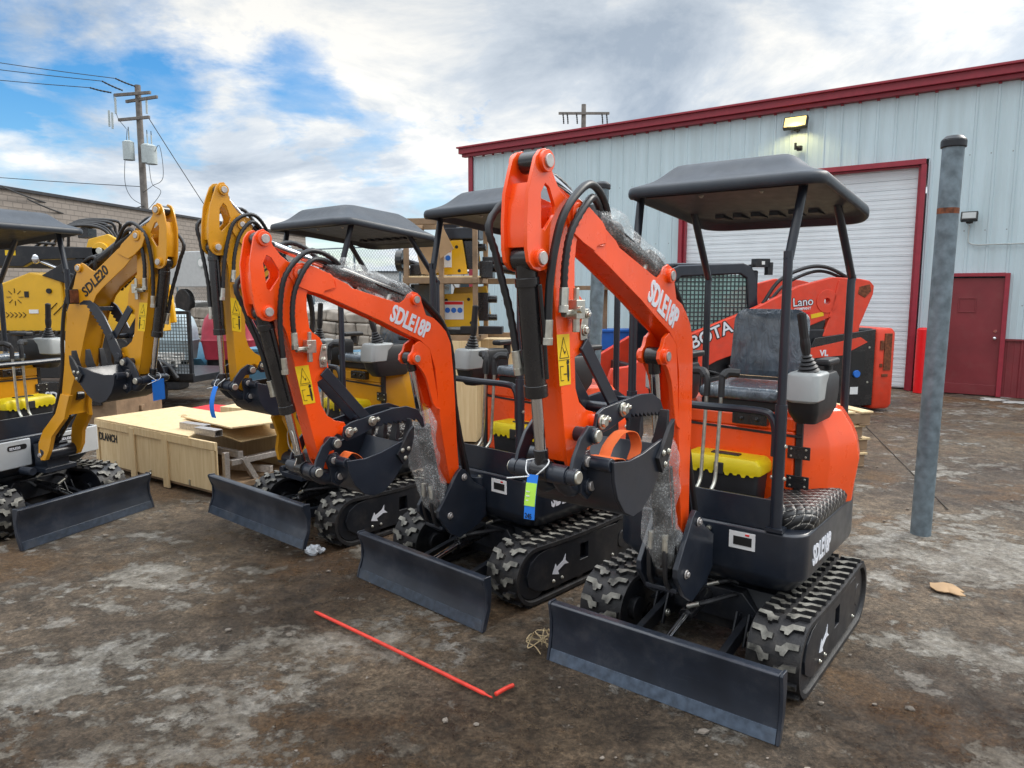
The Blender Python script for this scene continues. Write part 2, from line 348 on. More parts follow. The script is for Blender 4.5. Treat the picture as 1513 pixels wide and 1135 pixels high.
# ------------------------------------------------------------------ excavator
class Fr:                                     # maps side-view drawing coordinates to a posed machine
    def __init__(s, a, b, A, Bp, stretch=True):
        s.a = v2(a); e = v2(b)-s.a; s.L = e.length; s.e = e/s.L; s.f = Vector((-s.e.y, s.e.x))
        s.A = v2(A); E = v2(Bp)-s.A; s.k = E.length/s.L if stretch else 1.; s.E = E.normalized(); s.F = Vector((-s.E.y, s.E.x))
    def __call__(s, p):
        q = v2(p)-s.a; w = s.A+s.E*(q.dot(s.e)*s.k)+s.F*q.dot(s.f); return (w.x, w.y)
BOOM_A = [(1.785, 2.03), (1.768, 2.07), (1.727, 2.08), (1.662, 2.058), (1.575, 2.02), (1.471, 1.968), (1.446, 1.945), (1.17, 1.848), (1.141, 1.842), (1.11, 1.858), (1.085, 1.885), (1.05, 1.897), (1.015, 1.885), (1., 1.86), (.964, 1.757), (.91, 1.735), (.868, 1.70), (.821, 1.648), (.789, 1.575), (.78, 1.4), (.777, 1.236), (.78, 1.), (.775, .801), (.772, .73), (.80, .695), (.84, .72), (.868, .867), (.893, 1.05), (.905, 1.2), (.918, 1.446), (.951, 1.563), (1.018, 1.622), (1.132, 1.679), (1.27, 1.755), (1.523, 1.879), (1.614, 1.921), (1.703, 1.955), (1.768, 1.995)]
CORE_A = [p for p in BOOM_A if p not in ((1.141, 1.842), (1.11, 1.858), (1.085, 1.885), (1.05, 1.897), (1.015, 1.885), (1., 1.86))]
BOOM_B = [(1.753, 2.165), (1.745, 2.19), (1.721, 2.205), (1.671, 2.197), (1.544, 2.113), (1.501, 2.09), (1.27, 1.94), (1.245, 1.945), (1.17, 1.99), (1.138, 2.0), (1.105, 1.972), (1.068, 1.9), (1.016, 1.761), (.961, 1.659), (.925, 1.5), (.885, 1.25), (.837, 1.04), (.80, .90), (.887, .862), (.885, .9), (.944, 1.085), (1.037, 1.257), (1.122, 1.483), (1.195, 1.66), (1.264, 1.769), (1.332, 1.822), (1.551, 1.963), (1.658, 2.05), (1.733, 2.107)]
CORE_B = [p for p in BOOM_B if p not in ((1.245, 1.945), (1.17, 1.99), (1.138, 2.0), (1.105, 1.972), (1.068, 1.9))]
FORK_B = [(.837, 1.04), (.789, .89), (.67, .756), (.632, .66), (.625, .579), (.645, .528), (.69, .53), (.742, .612), (.77, .717), (.84, .80), (.887, .851), (.90, .93), (.93, 1.03)]
ARM_PL = [(1.91, 2.224), (1.938, 2.216), (1.961, 2.193), (1.978, 2.148), (1.999, 2.087), (2.006, 1.999), (2.005, 1.919), (1.995, 1.88), (1.971, 1.86), (1.94, 1.853), (1.905, 1.86), (1.88, 1.84), (1.864, 1.80), (1.848, 1.69), (1.823, 1.52), (1.797, 1.35), (1.775, 1.22), (1.757, 1.187), (1.725, 1.178), (1.695, 1.2), (1.69, 1.26), (1.695, 1.31), (1.66, 1.33), (1.618, 1.315), (1.593, 1.34), (1.61, 1.375), (1.657, 1.388), (1.704, 1.42), (1.728, 1.47), (1.735, 1.575), (1.69, 1.59), (1.662, 1.63), (1.665, 1.70), (1.69, 1.765), (1.725, 1.79), (1.74, 1.81), (1.742, 1.887), (1.733, 1.95), (1.708, 1.99), (1.700, 2.04), (1.72, 2.08), (1.76, 2.085), (1.808, 2.092), (1.842, 2.118), (1.875, 2.16), (1.887, 2.205)]
ARM_HOLE = [(1.912, 2.12), (1.89, 2.11), (1.858, 2.055), (1.863, 2.03), (1.915, 1.978), (1.932, 1.985), (1.934, 2.09)]
ARM_BOX = [(1.87, 1.81), (1.848, 1.69), (1.823, 1.52), (1.797, 1.35), (1.775, 1.225), (1.71, 1.225), (1.71, 1.42), (1.735, 1.47), (1.742, 1.79), (1.748, 1.9), (1.79, 1.94), (1.85, 1.93), (1.885, 1.90)]
ARM_WEB = [(1.935, 2.125), (1.962, 2.12), (1.985, 2.05), (1.99, 1.98), (1.985, 1.925), (1.87, 1.915), (1.87, 1.935), (1.962, 1.945), (1.966, 2.), (1.955, 2.06)]
def track(root, side, mach):
    """rubber crawler belt: the belt follows two end wheels; side is +1 left, -1 right"""
    y0 = side*.435; w = .235; r = .170; xf, xr = .515, -.37
    path = []; 
    def arc(cx, a0, a1, n):
        for i in range(n+1): a = R(a0+(a1-a0)*i/n); path.append((cx+r*math.cos(a), r+.004+r*math.sin(a), math.cos(a), math.sin(a)))
    arc(xf, -90, 90, 14); n = 14
    for i in range(1, n): t = i/n; path.append((xf+(xr-xf)*t, 2*r+.004-.012*math.sin(math.pi*t), 0, 1))
    arc(xr, 90, 270, 14)
    for i in range(1, n): t = i/n; path.append((xr+(xf-xr)*t, .004, 0, -1))
    b = B(); N = len(path); prof = [(-w/2, 0), (-w/2, -.022), (-w/2+.02, -.028), (w/2-.02, -.028), (w/2, -.022), (w/2, 0), (w*.1, .003), (-w*.1, .003)]
    rows = [[b.bm.verts.new((p[0]+p[2]*h, y0+t, p[1]+p[3]*h)) for t, h in prof] for p in path]
    for i in range(N):
        A, Bq = rows[i], rows[(i+1) % N]; b.bridge(A, Bq)
    # tread bars
    cum = [0]
    for i in range(N): q = path[(i+1) % N]; p = path[i]; cum.append(cum[-1]+math.hypot(q[0]-p[0], q[1]-p[1]))
    T = cum[-1]; npch = 34; j = 0
    def at(sv):
        sv %= T; k = 0
        while cum[k+1] < sv: k += 1
        f = (sv-cum[k])/(cum[k+1]-cum[k]); p, q = path[k], path[(k+1) % N]
        a = [p[m]+(q[m]-p[m])*f for m in range(4)]; l = math.hypot(a[2], a[3]); return a[0], a[1], a[2]/l, a[3]/l
    pitch = T/npch
    for i in range(npch):
        for sd in (1, -1):
            s0 = i*pitch+(pitch*.5 if sd < 0 else 0)+.012
            # bent bar: root by the centre, kinked shoulder, outer end
            shp = [(.010, -.006), (.010, .014), (.032, .014), (.052, .031), (.108, .033), (.108, .013), (.066, .010), (.050, -.016), (.034, -.016), (.030, -.006)]
            lo, hi = [], []
            for (t, ds) in shp:
                x, z, nx, nz = at(s0+ds*1.15)
                lo.append(b.bm.verts.new((x, y0+sd*t, z))); hi.append(b.bm.verts.new((x+nx*.021, y0+sd*(t*.97+.002), z+nz*.021)))
            b.bridge(lo, hi); b.face(hi, 1)
    o = b.done('track', ['rubber', 'lug'], root, bevel=0, ang=40)
    # roller frame, wheels
    f = B(); yo = side*.548
    poly = [(.42, .055), (.50, .075), (.575, .13), (.59, .2), (.56, .28), (.49, .325), (.40, .338), (-.28, .33), (-.30, .30), (-.30, .08), (-.26, .055)]
    poly = [(x_, .012+z_*.88) for x_, z_ in poly]
    f.prism(poly, min(yo, yo-side*.03), max(yo, yo-side*.03), holes=[[(.02, .16), (.10, .16), (.10, .26), (.02, .26)]])
    f.box((.1, side*.43, .175), (.78, .16, .18))
    for sx in (.36, .28, -.24): f.bolt((sx, yo, .10), (0, side, 0), .008, .006, mi=1)
    f.done('roller_frame', ['greyd', 'zinc'], o, bevel=.005)
    for cx in (xf, xr):
        wv = B(); wv.cyl((cx, side*.335, r+.004), (cx, side*.536, r+.004), .138, n=28); wv.cyl((cx, side*.30, r+.004), (cx, side*.545, r+.004), .06, n=20)
        wv.done('track_wheel', 'greyd', o, bevel=.004)
    for cx in (-.15, .08, .3): rl = B(); rl.cyl((cx, side*.34, .075), (cx, side*.53, .075), .045, n=16); rl.done('roller', 'greyd', o, bevel=.003)
    ya = yo+side*.0025
    if True:
        ar = B(); ax_ = Vector((math.cos(R(-24)), math.sin(R(-24)))); ay_ = Vector((-ax_.y, ax_.x)); pts = [(.105, 0), (.035, .055), (.035, .020), (-.055, .020), (-.105, .050), (-.08, 0), (-.105, -.050), (-.055, -.020), (.035, -.020), (.035, -.055)]
        pts = [(.30+ax_.x*u_*.72+ay_.x*w_*.72, .175+ax_.y*u_*.72+ay_.y*w_*.72) for u_, w_ in pts]
        ar.prism(pts, min(ya, ya-side*.002), max(ya, ya-side*.002)); ar.done('arrow_decal', 'white', o, bevel=0)
    return o
def plan(x0, x1, yw, rf, rr_, grow=0.):
    return rrect(x0-grow, x1+grow, -yw-grow, yw+grow, [rf, rr_, rr_, rf], 6)
def canopy(root, dz=0.):
    b = B(); N = 48; x0, x1, yw, yc = -.50, .52, .470, .022
    base = rrect(x0, x1, -yw, yw, [.10, .17, .17, .10], 11); cx = (x0+x1)/2
    def zb(x): return 2.272+dz-.108*sm((.0-x)/.50)-.012*sm((x-.3)/.25)
    def loop(rf, fz): return [((p[0]-cx)*rf+cx, p[1]*rf+yc, fz((p[0]-cx)*rf+cx, p[1]*rf)) for p in base]
    def top(r):
        def f(x, y):
            hump = sm((.40-abs(y))/.15)*sm((.47-x)/.16)*(1-.4*sm((-.25-x)/.2))
            grv = .030*sm((.05-abs(abs(y)-.17))/.03)*sm((.30-x)/.08)*sm((x+.34)/.08)
            return zb(x)+.036+.046*(1-r**4)+.066*hump-grv
        return f
    L = [loop(.90, lambda x, y: zb(x)+.022), loop(.955, lambda x, y: zb(x)+.016), loop(.962, lambda x, y: zb(x)-.012), loop(.985, lambda x, y: zb(x)-.014), loop(1., lambda x, y: zb(x)-.004), loop(1.004, lambda x, y: zb(x)+.014), loop(.998, lambda x, y: zb(x)+.030)]
    for r in (.985, .955, .92, .88, .84, .8, .76, .72, .68, .64, .6, .55, .5, .44, .38, .32, .25, .18, .1, .03): L.append(loop(r, top(r)))
    b.loft(L); o = b.done('canopy_roof', 'roof', root, bevel=0, ang=75)
    u = B()
    for k in range(6): u.box((-.30, -.25+k*.1, zb(-.3)+.012), (.14, .05, .03))
    u.box((.06, 0, zb(0)+.012), (.5, .42, .022))
    for (x, y) in ((.25, .15), (.25, -.15), (-.15, .15), (-.15, -.15), (.05, .2), (.05, -.2)): u.bolt((x, y, zb(x)-.002), (0, 0, -1), .010, .006, mi=1)
    u.box((.36, 0, zb(.36)+.005), (.03, .78, .03)); u.box((-.16, 0, zb(-.16)+.012), (.03, .76, .03))
    u.done('roof_frame', ['greyd', 'zinc'], o, bevel=.003)
    return o
def joystick(root, x, y, z, lean, name='joystick'):
    b = B(); d = Vector((lean[0], lean[1], 1)).normalized(); c = Vector((x, y, z))
    for i in range(5):
        p = c+d*(.018*i); r = .052-.0065*i; b.cyl(p, p+d*.009, r-.008, r, n=18); b.cyl(p+d*.009, p+d*.018, r, r-.010, n=18)
    p = c+d*.09; b.tube([p, p+d*.05, p+d*.09], lambda t: .018+.006*math.sin(t*3), n=10, k=4)
    q = p+d*.09; b.tube([q-d*.01, q+d*.05, q+d*.10, q+d*.115], lambda t: (.021 if t < .85 else .013), n=10, k=4)
    return b.done(name, 'plast', root, bevel=0)
def excavator(P):
    """P: pose and colours of one machine"""
    root = thing('mini_excavator', P['label'], 'excavator', (P['o'][0], P['o'][1], 0), R(P['ang']), 'compact excavators parked in the yard')
    body, two = P['paint'], P.get('style') == 'B'; part = lambda b, n, m, **k: b.done(n, m, root, **k)
    for sd in (1, -1): track(root, sd, P)
    b = B()                                                                    # undercarriage
    b.box((.03, 0, .24), (.5, .60, .16)); b.prism([(-.36, .19), (-.30, .34), (.30, .34), (.36, .19)], .10, .32, axis='y'); b.prism([(-.32, .18), (-.18, .335), (.18, .335), (.32, .18)], .28, .37, axis='x')
    b.box((.30, 0, .18), (.06, .60, .13)); b.cyl((0, 0, .30), (0, 0, .40), .26, n=32); b.cyl((0, 0, .36), (0, 0, .425), .20, n=32)
    for y in (-.24, -.18, .18, .24): b.box((.38, y, .19), (.14, .014, .10))
    part(b, 'carbody', 'greyd', bevel=.005)
    bx, bz, bt = P.get('blade', (.95, 0., .5)); hw = P.get('hw', .567); b = B()                          # dozer blade
    pr = [(.012, 0), (-.004, .055), (-.022*bt-.004, .11), (-.03*bt-.004, .16), (-.022*bt-.004, .21), (.002, .262), (.006, .285), (-.006, .292), (-.045, .290), (-.047, .278), (-.02, .272), (-.02-.02*bt, .2), (-.028-.03*bt, .15), (-.022-.02*bt, .10), (-.014, .05), (.0, 0)]
    pr = [(bx+x, bz+z) for x, z in pr]; b.prism(pr, -hw+.015, hw-.015)
    for sd in (1, -1):
        q = [(bx+x, bz+z) for x, z in ((.02, -.002), (.004, .06), (-.022*bt, .12), (-.022*bt, .2), (.008, .285), (-.0, .297), (-.05, .295), (-.055, .2), (-.045, .1), (-.01, -.002))]
        b.prism(q, min(sd*(hw-.015), sd*hw), max(sd*(hw-.015), sd*hw))
    for y in (-.21, 0, .21): b.box((bx-.095, y, bz+.13), (.06, .014, .18))
    bl = part(b, 'dozer_blade', 'blade', bevel=.004)
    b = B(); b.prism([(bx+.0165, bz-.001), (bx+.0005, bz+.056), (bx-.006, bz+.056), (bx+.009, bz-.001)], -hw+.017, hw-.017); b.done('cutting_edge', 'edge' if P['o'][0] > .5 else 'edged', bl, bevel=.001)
    for y in (-.21, .21):
        b = B(); b.beam((.36, y, .19), (bx-.05, y, bz+.10), .035, .07)
        for q in (-.03, .03): b.beam((.42, y+q, .26), (.49, y+q, .12), .012, .03)
        b.bolt((.455, y+.036, .17), (0, 1, 0), .016, .008, mi=1); b.done('push_arm', ['greyd', 'zinc'], bl, bevel=.004)
    b = B(); b.cyl((.25, 0, .30), (.62, 0, .26), .034, n=18); b.cyl((.62, 0, .26), (bx-.06, 0, bz+.2), .017, n=14, mi=1); b.box((.27, 0, .30), (.06, .08, .08)); b.cyl((bx-.07, -.04, bz+.2), (bx-.07, .04, bz+.2), .025, n=14)
    b.cyl((.60, .0, .30), (.60, .06, .33), .012, n=10, mi=2); b.cyl((.36, .0, .33), (.36, .06, .36), .012, n=10, mi=2)
    part(b, 'blade_cylinder', ['black', 'chrome', 'zinc'], bevel=.003)
    b = B(); b.tube([(.60, .06, .33), (.56, .1, .34), (.42, .14, .33), (.30, .16, .30)], .013, n=8, ribs=.12, k=8); b.tube([(.36, .06, .36), (.34, .1, .37), (.28, .12, .34)], .012, n=8, k=6); part(b, 'blade_hose', 'hose', bevel=0)
    b = B(); b.tube([(.5, -.1, .3), (.42, -.12, .34), (.32, -.14, .3)], .009, n=8); part(b, 'blade_hose', 'hose', bevel=0)
    # ---- upper structure
    def pl(g, dx=0): return [(x+dx, y) for x, y in plan(-.65, .455, .48, .10, .24, g)]
    def lp(g, z): return [(x, y, z) for x, y in pl(g)]
    b = B(); zt = .70
    b.loft([lp(-.10, .385), lp(-.065, .40), lp(-.004, .475), lp(0, .49), lp(0, zt-.012), lp(-.008, zt-.002), lp(-.03, zt)]); b.box((-.66, 0, .60), (.05, .5, .2))
    hs = part(b, 'base_housing', 'grey', bevel=.004, ang=28)
    b = B(); b.box((.4575, .20, .63), (.004, .125, .082)); b.box((.4602, .203, .628), (.002, .088, .042), mi=1); b.box((.4602, .225, .66), (.002, .02, .008), mi=2); b.done('data_plate', ['paper', 'ink', 'redp'], hs, bevel=0)
    b = B(); b.bolt((.457, .035, .66), (1, 0, 0), .010, .006); b.done('grease_nipple', 'zinc', hs, bevel=0)
    if not two:
        for sd in (1, -1): text('model_decal', 'SDLE18P', (.30 if sd > 0 else -.06, sd*.4818, .525), (-sd, 0, 0), (0, 0, 1), .13, 'white', hs, bold=.035, cond=.62)
    else:
        for sd in (1, -1):
            b = B(); a, c = (.10, .472) if sd > 0 else (-.472, -.10); b.box((.468, (a+c)/2, .575), (.022, c-a, .21)); b.box((.40, sd*.483, .575), (.12, .02, .21)); f = b.done('front_panel', 'panel', hs, bevel=.008)
            b = B(); b.prism(rrect(-.075+sd*.21, .075+sd*.21, .605, .645, .018, 4), .4795, .4815, axis='x'); b.done('badge', 'ink', f, bevel=0)
            text('lettering', 'SDLE20', (.482, sd*.21-.06, .613), (0, 1, 0), (0, 0, 1), .026, 'white', f, bold=.03)
    b = B(); cpr = [(-.40, .70), (.345, .70), (.345, .845), (-.40, .845)]; b.prism(cpr, .425, .440, axis='x')                   # kick plate and floor
    b.box((.22, -.03, .708), (.40, .72, .012)); part(b, 'floor_plate', 'grey', bevel=.003)
    b = B()                                                                                                                   # quilted pad on the left step
    Lq = [[(x, y, z) for x, y in rrect(-.56+g, .375-g, .235+g*.25, .486-g, [.12, .18, .03, .02], 7)] for g, z in ((.004, .701), (0, .715), (-.003, .742), (.006, .768), (.022, .788), (.05, .800), (.085, .805))]
    b.loft(Lq); part(b, 'quilted_pad', 'quilt', bevel=.0, ang=60)
    # engine cover
    half = [(.03, .33), (-.10, .425), (-.30, .51), (-.47, .475), (-.60, .33), (-.64, .12)]
    def ec(z, k, dx=0, ky=1.): return [(x*k+dx, y*k*ky, z) for x, y in half]+[(x*k+dx, -y*k*ky, z) for x, y in half[::-1]]
    b = B(); b.loft([ec(.70, .985), ec(.80, 1.), ec(.93, 1.03), ec(1.03, 1.0), ec(1.10, .95), ec(1.185, .86), ec(1.20, .80)]); cov = part(b, 'engine_cover', body, bevel=.010, ang=12)
    b = B(); b.box((.045, 0, .915), (.022, .60, .37)); b.box((.045, 0, 1.135), (.02, .60, .07)); b.done('front_panel', body, cov, bevel=.012)
    b = B(); b.prism([(-.33, 1.088), (.33, 1.072), (.33, 1.085), (-.33, 1.101)], .046, .060, axis='x')
    for sd in (1, -1): b.beam((.045, sd*.323, .71), (.035, sd*.318, 1.16), .03, .024, up=(1, 0, 0))
    b.done('panel_gap', 'plast', cov, bevel=.002)
    for z in (.85, 1.0):
        b = B(); b.box((.062, .325, z), (.008, .11, .065)); 
        for dy in (-.036, .036):
            for dz in (-.018, .018): b.cyl((.066, .325+dy, z+dz), (.07, .325+dy, z+dz), .006, n=8, mi=1)
        b.done('hinge', ['black', 'zinc'], cov, bevel=.003)
    b = B(); b.box((.07, .08, 1.15), (.05, .18, .06)); b.bolt((.095, .04, 1.15), (1, 0, 0), .009); b.bolt((.095, .12, 1.15), (1, 0, 0), .009); b.done('seat_bracket', 'black', cov, bevel=.006)
    # seat
    b = B(); b.box((-.17, .0, 1.215), (.42, .42, .06)); part(b, 'seat_base', 'plast', bevel=.02)
    b = B(); b.box((-.15, .0, 1.27), (.45, .43, .07)); part(b, 'seat', 'film', bevel=.032, seg=4)
    b = B(); Rm = Matrix.Rotation(R(-10), 3, 'Y'); b.loft([[tuple(Rm @ Vector((x_, p[0], p[1]))+Vector((-.37, 0, 1.30))) for p in rrect(-.205+g, .205-g, .02+g, .40-g, [.07, .07, .03, .03], 6)] for x_, g in ((-.04, .03), (-.02, .0), (.03, .0), (.05, .03))]); part(b, 'backrest', 'film', bevel=.012, seg=3)
    for sd in (1, -1):                                                                                                        # consoles
        y = sd*.37; b = B()
        b.loft([[(x, y_, z) for x, y_ in rrect(x0, x1, y-w_, y+w_, .03, 4)] for z, x0, x1, w_ in ((1.165, -.12, .16, .05), (1.22, -.16, .205, .07), (1.30, -.17, .225, .075), (1.37, -.18, .215, .072), (1.40, -.17, .205, .06))])
        c = part(b, 'console', 'plast', bevel=.006)
        b = B(); b.loft([[(x, y_, z) for x, y_ in rrect(x0, x1, y-w_, y+w_, .03, 4)] for z, x0, x1, w_ in ((1.275, .10, .235, .060), (1.285, .09, .242, .078), (1.36, .075, .238, .08), (1.405, .02, .225, .076), (1.415, .03, .215, .066))]); b.done('console_shell', 'pod', c, bevel=.008, seg=3)
        joystick(c, .125, y, 1.412, (.22 if sd > 0 else -.02, -.10*sd))
        b = B(); b.box((-.20, y, 1.44), (.20, .075, .035)); b.box((-.22, y, 1.39), (.05, .04, .08)); b.done('armrest', 'plast', c, bevel=.014, seg=3)
    for y in (-.075, .0):                                                                                                     # travel levers
        b = B(); b.tube([(.40, y, .72), (.385, y, .80), (.335, y+.005, .86), (.32, y+.005, .95), (.30, y+.01, 1.30)], .0095, n=8, k=5); lv = part(b, 'travel_lever', 'zinc', bevel=0)
        b = B(); s_ = -1 if y < -.03 else 1
        b.tube([(.30, y+.01, 1.28), (.298, y+.01, 1.36), (.29, y+.005+s_*.01, 1.385), (.27, y+s_*.03, 1.40), (.25, y+s_*.08, 1.398)], lambda t: .017 if t < .4 else .022, n=8, k=4); b.done('grip', 'plast', lv, bevel=0)
    b = B(); b.box((.33, .12, .76), (.10, .09, .012)); b.box((.33, .12, .74), (.03, .02, .06)); part(b, 'foot_pedal', 'plast', bevel=.004); b = B(); b.box((.33, -.17, .76), (.10, .07, .012)); b.box((.33, -.17, .74), (.03, .02, .06)); part(b, 'foot_pedal', 'plast', bevel=.004)
    b = B(); b.tube([(.43, -.395, 1.02), (.43, -.395, 1.16), (.43, -.375, 1.225), (.43, -.33, 1.25), (.43, 0, 1.25), (.43, .25, 1.25), (.43, .305, 1.225), (.43, .325, 1.16), (.43, .325, 1.05)], .019, n=10, k=5); part(b, 'handrail', 'grey', bevel=0)
    # canopy and posts
    for y in (.345, -.415):
        b = B(); s_ = 1 if y > 0 else -1
        b.cyl((.43, y, .70), (.43, y, 1.29), .027, n=18) if not two else b.cyl((.43, y, .70), (.43, y, 1.0), .027, n=18)
        b.tube([(.43, y, .9), (.43, y, 1.90), (.425, y, 1.94), (.345, y+s_*.02, 2.23), (.335, y+s_*.02, 2.275)], .0205, n=14, k=3); b.box((.43, y, .71), (.07, .08, .016))
        for z in (.95, 1.10): b.bolt((.43, y+s_*.024, z), (0, s_, 0), .008, .005, mi=1); b.bolt((.43, y-s_*.024, z), (0, -s_, 0), .008, .005, mi=1)
        part(b, 'canopy_post', ['grey', 'zinc'], bevel=0)
    for y in (.40, -.40):
        b = B(); b.tube([(-.42, y*.9, 1.02), (-.455, y, 1.12), (-.46, y, 1.25), (-.46, y, 1.84), (-.455, y, 1.88), (-.19, y*.95, 2.22), (-.165, y*.94, 2.27)], .0205, n=14, k=3); part(b, 'canopy_post', 'grey', bevel=0)
    canopy(root, P.get('roofdz', 0))
    # ---- swing bracket, boom, arm
    foot, tip, top, bp = P['foot'], P['tip'], P['top'], P['bp']
    bb = P.get('bw', .05)
    if two: FB = Fr((.617, .566), (1.69, 2.175), foot, tip)
    else: FB = Fr((.754, .739), (1.742, 2.04), foot, tip)
    FA = Fr((1.728, 1.226), (1.915, 2.185), bp, top); FK = Fr((1.728, 1.226), (1.915, 2.185), bp, top, False)
    f0 = Fr((.754, .739), (1.742, 2.04), foot, (foot[0]+.605, foot[1]+.796), False)
    b = B()
    if not two:
        for sd in (1, -1):
            q = [f0(p) for p in [(.835, .80), (.805, .822), (.77, .805), (.70, .72), (.60, .66), (.60, .50), (.66, .45), (.82, .40), (.90, .45), (.985, .56), (.985, .60)]]
            b.prism(q, min(sd*.075, sd*.10), max(sd*.075, sd*.10))
            for pz in ((.785, .765), (.90, .555)): xz = f0(pz); b.bolt((xz[0], sd*.10, xz[1]), (0, sd, 0), .016, .008, mi=1)
        xz = f0((.66, .55)); b.box((xz[0], 0, xz[1]), (.13, .15, .16)); b.cyl((xz[0]-.09, 0, .40), (xz[0]-.09, 0, .66), .06, n=20); xz = f0((.93, .50)); b.box((xz[0]-.06, 0, xz[1]-.02), (.14, .15, .02))
    else:
        b.cyl((.53, 0, .40), (.53, 0, .66), .065, n=20); b.cyl((foot[0]+.02, -.15, foot[1]), (foot[0]+.02, .15, foot[1]), .05, n=20); b.box((.56, 0, .52), (.14, .18, .22)); b.box((.58, .0, .44), (.16, .26, .035)); b.cyl((.5, -.2, .45), (.62, -.2, .45), .03, n=14)
        for sd in (1, -1): b.bolt((foot[0]+.02, sd*.15, foot[1]), (0, sd, 0), .014, .006, mi=1)
    part(b, 'swing_bracket', ['grey', 'pinc'], bevel=.006)
    OUT = [FB(p) for p in (BOOM_B if two else BOOM_A)]; CORE = inset([FB(p) for p in (CORE_B if two else CORE_A)], .009)
    b = B(); b.prism(CORE, -bb+.006, bb-.006)
    for sd in (1, -1):
        b.prism(OUT, min(sd*bb, sd*(bb-.009)), max(sd*bb, sd*(bb-.009)))
        if not two:
            ear = [FB(p) for p in [(.95, 1.57), (1.02, 1.618), (1.06, 1.60), (1.075, 1.565), (1.10, 1.545), (1.105, 1.515), (1.085, 1.492), (1.05, 1.487), (1.02, 1.455), (.985, 1.39), (.945, 1.24), (.90, 1.20)]]
            b.prism(ear, min(sd*(bb-.001), sd*(bb-.017)), max(sd*(bb-.001), sd*(bb-.017)))
            ck = [FB(p) for p in [(1.80, 2.03), (1.775, 2.08), (1.727, 2.088), (1.66, 2.066), (1.58, 2.027), (1.555, 2.0), (1.55, 1.955), (1.61, 1.945), (1.625, 1.925), (1.70, 1.95), (1.775, 1.985)]]
            b.prism(ck, min(sd*bb, sd*(bb+.008)), max(sd*bb, sd*(bb+.008))); b.tube([(p[0], sd*(bb+.002), p[1]) for p in inset(ck, -.002)[4:8]], .0042, n=6, k=5, ribs=.25)
            b.tube([(p[0], sd*(bb+.0005), p[1]) for p in ear[7:]], .0045, n=6, k=5, ribs=.25)
        else:
            fk = [FB(p) for p in FORK_B]
            b.loft([[(p[0], sd*(bb-.022+max(0, min(.055, (1.0-q[1])*.16))), p[1]) for p, q in zip(fk, FORK_B)], [(p[0], sd*(bb+.012+max(0, min(.055, (1.0-q[1])*.16))), p[1]) for p, q in zip(fk, FORK_B)]])
            ck = [FB(p) for p in [(1.765, 2.16), (1.755, 2.195), (1.721, 2.213), (1.66, 2.20), (1.545, 2.12), (1.50, 2.06), (1.545, 2.04), (1.60, 2.02), (1.66, 2.045), (1.735, 2.10)]]
            b.prism(ck, min(sd*bb, sd*(bb+.008)), max(sd*bb, sd*(bb+.008)))
    ears = dict(up=FB((1.036, 1.851)) if not two else FB((1.115, 1.962)), lo=FB((1.058, 1.524)) if not two else FB((1.10, 1.34)), tip=tip)
    for sd in (1, -1):
        for k in (('up', 'lo', 'tip') if not two else ('up', 'tip')): b.cyl((ears[k][0], sd*bb*.9, ears[k][1]), (ears[k][0], sd*(bb+.016), ears[k][1]), .030 if k != 'tip' else .036, n=20); b.cyl((ears[k][0], sd*(bb+.0), ears[k][1]), (ears[k][0], sd*(bb+.020), ears[k][1]), .020, n=16, mi=1)
    boom = part(b, 'boom', [body, 'pinc'], bevel=.004)
    ts, te = (FB((1.30, 1.795)), FB((1., 1.66))) if not two else (FB((1.18, 1.79)), FB((1.50, 2.015)))
    nm = 'SDLE20' if two else 'SDLE18P'
    for sd in (1, -1):
        if two:
            A_, B_ = (FB((1.16, 1.755)), FB((1.54, 2.03))); A_, B_ = (A_, B_) if sd < 0 else (B_, A_); d_ = Vector((B_[0]-A_[0], 0, B_[1]-A_[1]))
            upv = Vector((-d_.z, 0, d_.x)) if sd < 0 else Vector((d_.z, 0, -d_.x)); o_ = Vector((A_[0], sd*(bb+.0015), A_[1])); o_ += (upv.normalized()*.0 if sd < 0 else -upv.normalized()*-.0)
            if sd > 0: o_ = Vector((FB((1.49, 2.06))[0], sd*(bb+.0015), FB((1.49, 2.06))[1]))-upv.normalized()*.11
            text('model_decal', nm, o_, d_, upv, .10, 'ink', boom, bold=.02, cond=.95)
        else:
            A_ = FB((1.225, 1.748)) if sd > 0 else FB((.985, 1.655)); B_ = FB((1.0, 1.63)) if sd > 0 else FB((1.25, 1.79)); d_ = Vector((B_[0]-A_[0], 0, B_[1]-A_[1]))
            upv = Vector((0, 0, 1)); o_ = Vector((A_[0], sd*(bb+.0012), A_[1]+.012)); text('model_decal', nm, o_, d_, upv, .125, 'white', boom, bold=.035, cond=.61)
    aw = .045; b = B(); out = [FA(p) for p in ARM_PL]; hole = [FA(p) for p in ARM_HOLE]
    for sd in (1, -1): b.prism(out, min(sd*(aw+.006), sd*(aw-.007)), max(sd*(aw+.006), sd*(aw-.007)), holes=[hole])
    b.prism([FA(p) for p in ARM_BOX], -aw+.006, aw-.006); b.prism([FA(p) for p in ARM_WEB], -aw+.006, aw-.006)
    pins = dict(top=top, low=FA((1.945, 1.893)), bp=FK((1.728, 1.226)), rk=FK((1.713, 1.314)))
    for k, p in pins.items():
        for sd in (1, -1):
            if k in ('top', 'low'): b.cyl((p[0], sd*aw, p[1]), (p[0], sd*(aw+.020), p[1]), .034 if k == 'top' else .028, n=20); b.cyl((p[0], sd*aw, p[1]), (p[0], sd*(aw+.027), p[1]), .021, n=16, mi=1)
    p = FK((1.615, 1.345)); b.cyl((p[0], -.075, p[1]), (p[0], .075, p[1]), .026, n=16)
